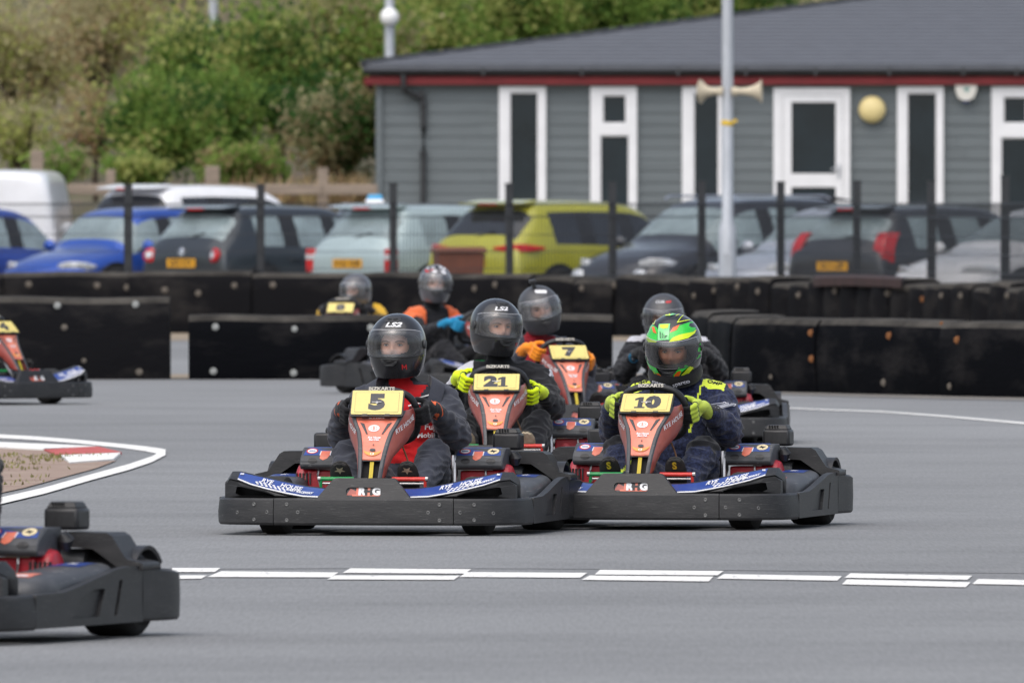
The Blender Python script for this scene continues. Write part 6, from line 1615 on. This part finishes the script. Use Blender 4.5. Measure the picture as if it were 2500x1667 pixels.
# ================================================================== THE FIELD OF KARTS
def place(kt, local, xpx, d, th):
    """turn the kart by th and put its local point on the photo column xpx at distance d"""
    c, s = math.cos(th), math.sin(th); ox, oy = local[0] * c - local[1] * s, local[0] * s + local[1] * c
    kt.location = ((xpx - CX) * d / F - ox, d - oy, 0.0); kt.rotation_euler = (0, 0, th)
def new_kart(local, xpx, d, th, num, label, first=False):
    k = kart if first else copy_tree(kart)
    place(k, local, xpx, d, th); tag(k, label, 'kart', 'twin engine rental karts')
    return k
K5 = new_kart((0, -0.9), 885, 69.1, R(-9.5), '5', 'kart with yellow number plate 5, black bumper and orange fairing', True)
K10 = new_kart((0, -0.9), 1538, 70.3, R(-11.5), '10', 'kart with yellow number plate 10, beside kart 5')
K21 = new_kart((0, -0.5), 1213, 79.0, R(-3), '21', 'kart with yellow number plate 21, tucked behind karts 5 and 10')
K7 = new_kart((0, -0.5), 1388, 95.0, R(14), '7', 'kart with yellow number plate 7 whose driver has orange gloves')
KB = new_kart((0, 0.22), 1641, 96.5, R(-0.5), '', 'kart almost hidden behind the green helmet, its corner pod showing')
KO = new_kart((0, 0.22), 1062, 121.5, R(35), '', 'kart turned side on, ridden by the driver in orange and black')
KK = new_kart((0, -0.5), 832, 136.0, R(-10), '8', 'kart beyond the low rubber barrier, only its plate showing')
KL = new_kart((0, -0.9), 98, 114.4, R(45), '4', 'kart nose entering past the red and white kerb by the tall barrier')
KN = new_kart((0.72, 0.7), 434, 53.2, R(-20), '', 'kart cut off with only its rear engine and side guard showing, out of focus')
for k, s_ in ((K5, '5'), (K10, '10'), (K21, '21'), (K7, '7'), (KK, '8'), (KL, '4'), (KB, '12'), (KO, '16'), (KN, '3')): number(k, s_)

# ---------------------------------------------------------------- driver of kart 5
def MGLY(x, z, h):
    w_, t = h * 0.9, h * 0.22
    return poly_tris([(x + a * w_ / 2, z + b * h / 2) for a, b in ((-1, -1), (-0.6, -1), (-0.6, 0.15), (0, -0.6), (0.6, 0.15), (0.6, -1), (1, -1), (1, 1), (0.6, 1), (0, 0.1), (-0.6, 1), (-1, 1))])
# K5's plate stands more upright than the others
_pl = [c for c in K5.children if c.name.startswith('number_plate')][0]
_b = MPl @ Vector((0, -0.064, 0)); _pl.matrix_local = Matrix.Translation(_b + Vector((0, 0, 0.002))) @ Matrix.Rotation(R(20), 4, 'X') @ Matrix.Translation(-_b)
def col5(c, n):
    if c.z > 0.30 and c.y > -0.06 and n.y < 0.3 and abs(c.x - 0.0) < 0.085 + 0.42 * max(0, 0.52 - c.z) + 0.02 * math.sin(c.z * 30) and c.y < 0.22: return 1
    if c.z > 0.665 and abs(c.x) < 0.10: return 2
    return 0
def dec5(p, he, Hm, body, bvh):
    V = view_frame(Hm); W = frame((0, -0.5, 0), (1, 0, 0), (0, 0, 1))
    decal([(*tx('LS2', 0.027, 0.0, 0.0855, 0.0010, 0.25, 1.8), 0), (*MGLY(0.052, -0.100, 0.022), 1)], V, [M_HWHT, M_HRED], 'helmet_print', he, SHELL_BVH, 0.0018, 0.007)
    its = [(*tx('Fuji', 0.036, 0.112, 0.462, 0.0006), 0), (*tx('Mobil 1', 0.030, 0.105, 0.425, 0.0008), 0)]
    for z in (0.60, 0.575, 0.553, 0.530): its.append((*poly_tris([(0.02, z - 0.018), (0.13, z + 0.012), (0.13, z + 0.007), (0.02, z - 0.023)]), 0))
    decal(its, W, [M_WHT], 'shirt_print', body, bvh, 0.004, 0.008)
    for sg in (-1, 1):     # jacket collar flaps
        pts = sprite([(sg * 0.085, 0.30, 0.665), (sg * 0.105, 0.22, 0.672), (sg * 0.125, 0.165, 0.655), (sg * 0.118, 0.125, 0.60), (sg * 0.105, 0.115, 0.54)], 0.25)
        MB().loft([[q + Vector((sg * 0.0, 0, 0.028)) * (1 - i / len(pts)), q + Vector((sg * 0.055, 0.02, -0.012)), q + Vector((sg * 0.05, 0.03, -0.03)), q + Vector((-sg * 0.01, 0.02, -0.02))] for i, q in enumerate(pts)]).build('collar', M_CHAR, body, smooth=60)
def glo_black(t, o, n, sg): 
    return 1 if (n > 0.055 and 0.058 < o < 0.068 + 0.01 * math.sin(t * 90)) or (0.088 < n < 0.094) else 0
person(K5, 'driver of kart 5 in charcoal suit over a red shirt, black helmet', [M_CHAR, M_REDS, M_BALA], col5, M_HBLK, [M_GBLK, M_GPIP], glo_black, head=(-0.02, 0, 0.0), hrot=(R(2), 0, R(-4)), lean=-0.015, wide=1.0, fat=1.03, seed=1, decals=dec5, mark=('star', M_SOLE))
# ---------------------------------------------------------------- driver of kart 10
def col10(c, n):
    if c.z > 0.50 and abs(c.x) > 0.12 and abs(c.x) < 0.215 and n.z > 0.45 and c.y > 0.20 - 0.0 * c.x and c.z > 0.60: return 1
    if c.y < -0.15 and c.z < 0.30 and (0.0 < (c.z - 0.16) * 0.6 + (abs(c.x) - 0.185) < 0.014): return 1
    if c.y < -0.02 and c.y > -0.24 and c.z > 0.33 and abs(c.x) > 0.09 and abs(c.x) < 0.27 and n.z > 0.1: return 2
    if abs(abs(c.x) - 0.075 - 0.22 * (c.z - 0.45)) < 0.005 and c.z > 0.42 and c.y < 0.24 and n.y < -0.1: return 1
    return 0
def M10(cx_, cy_): return ((cx_ - 525) * 2.81e-4, 0.155 - (cy_ - 120) * 2.81e-4)
def dec10(p, he, Hm, body, bvh):
    V = view_frame(Hm)
    def pl(pts, mi): return (*poly_tris([M10(*q) for q in pts]), mi)
    its = [pl([(60, 520), (80, 400), (110, 345), (250, 368), (320, 400), (345, 440), (345, 605), (250, 612), (150, 600), (95, 560)], 0), pl([(540, 600), (545, 470), (640, 385), (830, 305), (905, 300), (950, 400), (955, 500), (900, 500), (720, 570)], 0),
           pl([(75, 470), (85, 560), (180, 632), (340, 636), (340, 610), (220, 575), (110, 525), (88, 470)], 1), pl([(545, 628), (700, 604), (830, 566), (905, 490), (912, 430), (880, 470), (700, 512), (600, 560)], 1),
           pl([(345, 345), (535, 338), (540, 592), (355, 602)], 2), pl([(370, 352), (515, 346), (510, 405), (440, 420), (370, 400)], 1),
           pl([(215, 390), (270, 390), (330, 495), (270, 480)], 3), pl([(555, 480), (590, 400), (685, 355), (650, 440)], 3),
           pl([(355, 215), (370, 160), (470, 122), (600, 127), (575, 190), (500, 217)], 2), pl([(400, 215), (430, 180), (440, 150), (475, 150), (485, 185), (500, 215)], 1),
           pl([(140, 330), (258, 356), (258, 346), (140, 322)], 1), pl([(244, 350), (258, 356), (266, 205), (252, 210)], 1), pl([(636, 328), (650, 322), (710, 162), (695, 166)], 1), pl([(636, 330), (845, 276), (845, 264), (640, 316)], 1), pl([(586, 215), (660, 165), (665, 175), (592, 224)], 1), pl([(300, 190), (318, 186), (336, 236), (322, 240)], 1),
           pl([(385, 452), (400, 480), (404, 540), (420, 580), (396, 560), (390, 510)], 4), pl([(425, 480), (436, 500), (438, 545), (458, 578), (432, 560)], 4), pl([(455, 512), (466, 530), (468, 555), (484, 578), (462, 565)], 4), pl([(478, 530), (515, 522), (515, 536), (490, 545), (500, 575), (484, 560)], 4),
           pl([(690, 1000), (800, 950), (930, 810), (965, 640), (975, 700), (955, 860), (840, 1000), (720, 1100), (600, 1268), (580, 1268), (590, 1150), (670, 1060)], 0), pl([(105, 840), (200, 975), (320, 1040), (360, 1110), (480, 1270), (440, 1270), (300, 1120), (180, 1040), (120, 940)], 0),
           pl([(595, 1225), (605, 1150), (650, 1100), (710, 1085), (680, 1150)], 3), pl([(310, 1115), (360, 1120), (440, 1200), (445, 1240), (400, 1220)], 3),
           pl([(625, 1250), (700, 1150), (830, 1010), (870, 1030), (760, 1180), (650, 1250)], 1), pl([(240, 1070), (280, 1110), (430, 1265), (330, 1200)], 1), pl([(850, 300), (870, 240), (930, 340), (968, 470), (955, 480), (900, 380)], 0)]
    decal(its, V, [M_HGRN, M_HYEL, M_HGRN2, M_HORG, M_HBLK], 'paint_patch', he, SHELL_BVH, 0.0018, 0.008, split=True)
    decal([(*tx('REVENGE', 0.016, 0.098, -0.052, 0.0004, rot=R(58)), 0)], V, [M_HWHT], 'helmet_print', he, SHELL_BVH, 0.012, 0.02) if False else None
    # foam neck support
    hc = Hm.translation
    pts = [Vector((hc.x + 0.094 * math.sin(a), hc.y + 0.035 - 0.120 * math.cos(a), hc.z - 0.158 + 0.060 * (0.5 - 0.5 * math.cos(a)))) for a in [2 * math.pi * k / 28 for k in range(28)]]
    mbx = MB().tube(pts, 0.030, 12, closed=True, flat=1.4); nk = mbx.build('neck_support', M_BALA, p, smooth=180)
    W = frame((hc.x, -0.5, hc.z - 0.168), (1, 0, 0), (0, 0, 1))
    decal([(*tx('sparco', 0.023, -0.050, -0.006, 0.0006, 0.0, 1.2, R(-14)), 0), (*tx('sparco', 0.023, 0.050, -0.006, 0.0006, 0.0, 1.2, R(16)), 0)], W, [M_WHS], 'collar_print', nk, mbx.bvh(), 0.0015, 0.02)
    W2 = frame((0, -0.5, 0), (1, 0, 0), (0, 0.5, 0.86))
    decal([(*tx('OMP', 0.032, 0.168, 0.925, 0.0008, rot=R(-14)), 0), (*tx('OMP', 0.032, -0.168, 0.925, 0.0008, rot=R(14)), 0)], W2, [M_BALA], 'shoulder_print', body, bvh, 0.002, 0.02)
    decal([(*tx('OMP', 0.026, 0.252, 0.545, 0.0008, rot=R(-12)), 0)], frame((0, -0.5, 0), (1, 0, 0), (0, 0, 1)), [M_WHS], 'sleeve_print', body, bvh, 0.002, 0.02)
def glo_lime(t, o, n, sg): return 1 if (n < 0.012 and o < 0.028 and abs(t) < 0.05) or n > 0.098 or (0.010 < n < 0.020) else 0
person(K10, 'driver of kart 10 in navy suit with yellow shoulders and bright green helmet', [M_NAVY, M_YLS, M_BLKS], col10, M_HBL2, [M_LIME, M_GBLK], glo_lime, skin=2, head=(-0.012, -0.02, -0.012), hrot=(R(23), 0, R(2)), wide=1.02, fat=1.03, seed=2, decals=dec10, hand_rot=-4, mark=('S', M_STRAP))
# ---------------------------------------------------------------- driver of kart 21
def col21(c, n):
    if c.x < -0.155 and c.z > 0.55 and c.y < 0.30: return 1
    if abs(c.x) > 0.228 and 0.585 < c.z: return 1
    if c.z > 0.665 and abs(c.x) < 0.11: return 2
    return 0
def dec21(p, he, Hm, body, bvh):
    V = view_frame(Hm, hrot21[2] * 0.55)
    decal([(*tx('LS2', 0.026, 0.004, 0.084, 0.0010, 0.25, 1.8), 0)], V, [M_HWHT], 'helmet_print', he, SHELL_BVH, 0.0018, 0.007)
    decal([(*MGLY(0.062, -0.095, 0.020), 0)], view_frame(Hm, hrot21[2]), [M_HRED], 'helmet_print', he, SHELL_BVH, 0.0018, 0.007)
def glo_fluo(t, o, n, sg): return 1 if (n < 0.026 and n > 0.010 and abs(t) < 0.052) or (o < 0.004 and n > -0.02 and t > 0.03) or (n < 0.0 and o < 0.03 and (abs(t - 0.0) < 0.003 or abs(t - 0.0225) < 0.003 or abs(t + 0.0225) < 0.003)) else 0
hrot21 = (R(4), R(3), R(26))
person(K21, 'driver of kart 21 in black suit with fluorescent yellow gloves, looking aside', [M_BLKS, M_WHS, M_BALA], col21, M_HBLK, [M_FLUO, M_GBLK], glo_fluo, sole=M_SOLE, head=(-0.03, 0, 0.01), hrot=hrot21, hand_rot=-14, seed=3, decals=dec21, lean=-0.01)
# ---------------------------------------------------------------- driver of kart 7
def col7(c, n):
    if c.z > 0.30 and c.y > -0.06 and n.y < 0.25 and abs(c.x) < 0.10 and c.y < 0.24: return 1
    if c.z > 0.66 and abs(c.x) < 0.10: return 2
    return 0
def dec7(p, he, Hm, body, bvh):
    V = view_frame(Hm)
    decal([(*poly_tris(rrect(-0.012, 0.098, 0.072, 0.020, 0.009)), 0)], V, [M_HWHT], 'helmet_print', he, SHELL_BVH, 0.0018, 0.007)
    cm = MB(); q = hsurf(R(-12), 0.138, 0.0)
    cm.box(q + Vector((0, 0.01, 0.018)), (0.022, 0.03, 0.04)); cm.box(q + Vector((-0.004, 0.0, 0.046)), (0.040, 0.045, 0.022)); cm.build('helmet_camera', M_BLK, he, bevel=0.005)
person(K7, 'driver of kart 7 in slate jacket and dark red shirt with orange gloves', [M_GREYS, M_DRED, M_BALA], col7, M_HMAT, [M_GORG], None, head=(0.035, 0, -0.005), hrot=(R(6), R(-13), R(-2)), hand_rot=-14, seed=4, decals=dec7, visor=M_VIS2, lean=-0.03)
# ---------------------------------------------------------------- driver behind kart 10
def colb(c, n): return 1 if (c.z > 0.615 and abs(c.x) > 0.13 and n.z > 0.6) else 0
def decb(p, he, Hm, body, bvh):
    V = view_frame(Hm)
    decal([(*tx('CLER', 0.020, -0.022, 0.085, 0.0004, 0.2, 1.2), 0), (*poly_tris([(0.012, 0.078), (0.045, 0.082), (0.047, 0.094), (0.014, 0.090)]), 1)], V, [M_HWHT, M_HRED], 'helmet_print', he, SHELL_BVH, 0.0018, 0.007)
    W = frame((0, -0.5, 0), (1, 0, 0), (0, 0, 1))
    decal([(*poly_tris(oval(-0.235, 0.52, 0.030, 0.032)), 0), (*poly_tris(oval(-0.235, 0.52, 0.022, 0.024)), 1), (*tx('R', 0.03, -0.235, 0.52, 0.001), 2)], W, [M_GBLU, M_BALA, M_WHS], 'sleeve_badge', body, bvh, 0.002, 0.02)
person(KB, 'driver in plain black suit and dark helmet, half hidden behind the green helmet', [M_BLKS, M_WHS], colb, M_HMAT, [M_GBLK], None, head=(-0.02, -0.03, -0.06), hrot=(R(14), 0, R(-4)), lean=-0.025, wide=1.12, fat=1.05, seed=5, decals=decb)
# ---------------------------------------------------------------- driver in orange and black
def colo(c, n):
    if c.z > 0.53 and abs(c.x) > 0.11 and c.y > 0.16: return 1
    return 0
def deco(p, he, Hm, body, bvh):
    V = view_frame(Hm, R(-32))
    rnd = random.Random(5); its = []
    for _ in range(16):
        x, z = rnd.uniform(-0.09, 0.10), rnd.uniform(0.07, 0.14); a = rnd.uniform(0, 3); l_, w_ = rnd.uniform(0.012, 0.04), rnd.uniform(0.006, 0.014)
        its.append((*poly_tris([(x + l_ * math.cos(a), z + l_ * math.sin(a) * 0.6), (x - w_ * math.sin(a), z + w_ * math.cos(a)), (x - l_ * math.cos(a), z - l_ * math.sin(a) * 0.6), (x + w_ * math.sin(a), z - w_ * math.cos(a))]), rnd.choice((0, 0, 1, 2))))
    decal(its, V, [M_HWHT, M_HRED, M_HBLK], 'paint_patch', he, SHELL_BVH, 0.0012, 0.02, split=True)
person(KO, 'driver in black and orange suit with bright blue gloves and patterned helmet', [M_BLKS, M_ORS], colo, M_HGRY, [M_GBLU], None, head=(0.0, 0, 0.005), hrot=(R(4), R(4), R(-30)), hand_rot=0, seed=6, decals=deco, visor=M_VIS2, scale=1.02)
# ---------------------------------------------------------------- driver beyond the barrier
def colk(c, n): return 1 if c.z > 0.44 and abs(c.x) > 0.15 and c.y < 0.3 else 0
person(KK, 'small driver with yellow shoulders and grey helmet beyond the low barrier', [M_BLKS, M_AMB], colk, M_HGRY, [M_GBLK], None, head=(0.0, 0, -0.03), hrot=(R(6), 0, R(-22)), seed=7, visor=M_VIS2, scale=0.90)
# ---------------------------------------------------------------- drivers of the two cut off karts
person(KL, 'driver of the kart nosing in past the kerb', [M_BLKS], lambda c, n: 0, M_HBLK, [M_GBLK], None, seed=8)
person(KN, 'driver of the out of focus kart, only an elbow in view', [M_BLKS], lambda c, n: 0, M_HBLK, [M_GBLK], None, seed=9)
